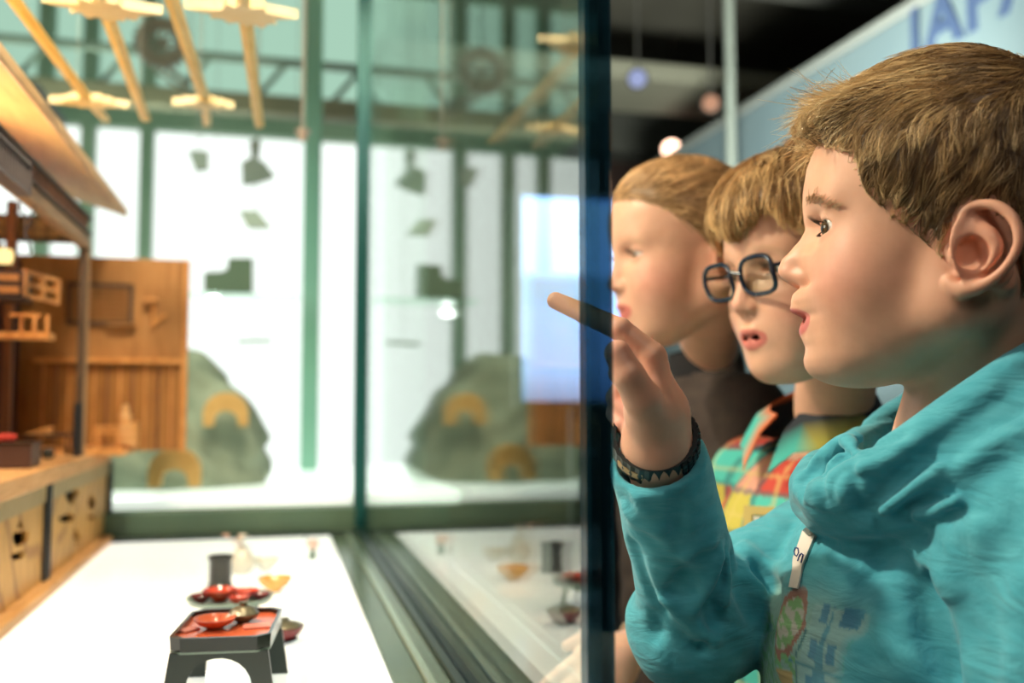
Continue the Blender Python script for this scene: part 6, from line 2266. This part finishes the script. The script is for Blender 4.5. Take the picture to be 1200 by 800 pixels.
# ------------------------------------------------------------------ remaining things the first boy wears
def boy_extras(b, sfn):
    # black rubber wristband with a clasp, tilted round the wrist
    c = (P(722, 508, .640) + P(810, 504, .655)) / 2
    ax = CUFF_N + np.array((.10, -.05, -.32)); ax /= np.linalg.norm(ax)
    u = np.array((1.0, .05, .12)); u -= ax * (u @ ax); u /= np.linalg.norm(u); v_ = np.cross(ax, u)
    C = P(767, 518, .645)
    n = 56
    blk = mat('band_black', (.012, .014, .016), .35)
    vv, ff = [], []
    for i in range(n):
        a = 2 * math.pi * i / n
        r = .0280 + .0008 * (i % 2)
        rad = math.cos(a) * u + math.sin(a) * v_ * 1.02
        h = .0092 + .0012 * math.cos(a)
        for rr_, hh in ((r - .0022, -h), (r + .0006, -h), (r + .0014, 0), (r + .0006, h), (r - .0022, h)):
            vv.append(C + rad * rr_ + ax * hh)
    for i in range(n):
        j = (i + 1) % n
        for k in range(5):
            ff.append((i * 5 + k, i * 5 + (k + 1) % 5, j * 5 + (k + 1) % 5, j * 5 + k))
    w = MB().add(to_w(np.array(vv)), ff).build('wristband', blk, b, False)
    # raised studs on the far half of the band
    for i in range(14):
        a = -1.15 + i * .17
        rad = math.cos(a) * u + math.sin(a) * v_
        for hh in (-.0052, .0, .0052):
            q = C + rad * .0296 + ax * hh
            T = np.cross(ax, rad)
            R = np.stack([T, ax, rad], 1)
            mb = MB().box((-.0022, -.0023, -.0012), (.0022, .0023, .0016), .0007)
            M = np.eye(4); M[:3, :3] = R; M[:3, 3] = q
            mb.xf(M); mb.v = [tuple(x) for x in to_w(np.array(mb.v))]
            mb.build('stud', blk, w)
    # tan inlay on the near side
    vv, ff = [], []
    for i, a in enumerate(np.linspace(2.05, 2.75, 12)):
        rad = math.cos(a) * u - math.sin(a) * v_ * 0 + math.sin(a) * v_
        for s_ in (1,):
            for rr_, hh in ((.0301, -.0034), (.0301, .0030), (.0288, .0030), (.0288, -.0034)):
                vv.append(C + rad * rr_ + ax * hh)
    for i in range(11):
        for k in range(4): ff.append((i * 4 + k, i * 4 + (k + 1) % 4, i * 4 + 4 + (k + 1) % 4, i * 4 + 4 + k))
    MB().add(to_w(np.array(vv)), ff).build('band_inlay', mat('inlay_tan', (.55, .34, .16), .5), w, True)
    # white name sticker on the chest, bent with the cloth
    st = mat('sticker_white', (.86, .74, .66), .6)
    nr, nc = 13, 4
    L0 = np.array([(945, 617), (932, 655), (926, 688)], float); R0 = np.array([(958, 628), (943, 662), (936, 690)], float)
    tt = np.linspace(0, 2, nr)
    pts = []
    for t in tt:
        a = np.array([np.interp(t, [0, 1, 2], L0[:, 0]), np.interp(t, [0, 1, 2], L0[:, 1])]); c_ = np.array([np.interp(t, [0, 1, 2], R0[:, 0]), np.interp(t, [0, 1, 2], R0[:, 1])])
        for k in range(nc): pts.append(a + (c_ - a) * k / (nc - 1))
    Q, tt_ = hit(sfn, [p[0] for p in pts], [p[1] for p in pts])
    g = grad(sfn, Q.astype(f32))
    Qs = Q + g * .0022
    vv = np.concatenate([Qs, Q + g * .0004]); m_ = nr * nc
    ff = [(i * nc + k, i * nc + k + 1, (i + 1) * nc + k + 1, (i + 1) * nc + k) for i in range(nr - 1) for k in range(nc - 1)]
    ff += [tuple(x + m_ for x in q[::-1]) for q in ff]
    edge = [(k, k + 1) for k in range(nc - 1)] + [(i * nc + nc - 1, (i + 1) * nc + nc - 1) for i in range(nr - 1)] + [(m_ - 1 - k, m_ - 2 - k) for k in range(nc - 1)] + [((nr - 1 - i) * nc, (nr - 2 - i) * nc) for i in range(nr - 1)]
    ff += [(a, a + m_, c_ + m_, c_) for a, c_ in edge]
    s = MB().add(to_w(vv), ff).build('name_sticker', st, b, True)
    # the end of the name, written in blue
    strokes = [[(934.0, 648), (935.2, 643.5), (938.2, 644.5), (939.0, 649.5), (937.2, 653.5), (934.8, 652.0), (934.0, 648)],
               [(937.6, 659.0), (940.6, 651.2)], [(940.0, 653.5), (942.4, 650.2), (944.2, 651.6), (943.2, 656.0), (942.0, 660.5)]]
    ink = mat('ink_blue', (.02, .03, .20), .5)
    mb = MB()
    for sgs in strokes:
        Q, _ = hit(sfn, [p[0] for p in sgs], [p[1] for p in sgs])
        g = grad(sfn, Q.astype(f32))
        mb.tube(to_w(Q + g * .0024), .00055, 6)
    mb.build('handwriting', ink, s, True)
    # teeth
    tm = mat('teeth', (.80, .74, .62), .25)
    for i in range(-3, 4):
        a = i * .30
        x = .0605 + .0165 * math.cos(a); y = .0175 * math.sin(a)
        mbb = MB().box((-.0020, -.0029, -.0040), (.0020, .0029, .0040), .0010)
        M = np.eye(4); M[:3, :3] = rotm('Z', math.atan2(y, x - .05) * .8); M[:3, 3] = (x - .002, y, -.0575)
        mbb.xf(M); mbb.v = [tuple(q) for q in to_w(HF.glo(np.array(mbb.v)))]
        mbb.build('tooth', tm, b, True)


def boy_lower(b):
    K = type('K', (), {})()
    K.B = BF
    Kid.trousers(K, b, mat('trousers_dark', (.03, .035, .05), .85))
    Kid.shoes(K, b, mat('shoe_dark', (.03, .03, .035), .6))
import time as _t
_t0 = _t.time()
hall()
case()
rear()
swords()
dishes()
Xh, zch, Yfh = house()
house_contents(Xh, zch, Yfh)
lights()
camera()
m_skin = skin_mat('skin')
m_eye = hair_mat('eyeball', .08)
boy = boy_body(m_skin)
tag(boy, 'child in a turquoise sweatshirt with short swept-up blond-brown hair, pointing a finger at the glass', 'person')
eye_parts(boy, HF, m_eye, None, None, gaze=(1, .48, -.06))
boy_hair(boy)
_o, sfn = boy_shirt(boy)
boy_extras(boy, sfn)
boy_lower(boy)
print('boy', _t.time() - _t0)
boy_with_glasses(m_skin, m_eye)
girl(m_skin, m_eye)
print('all', _t.time() - _t0)
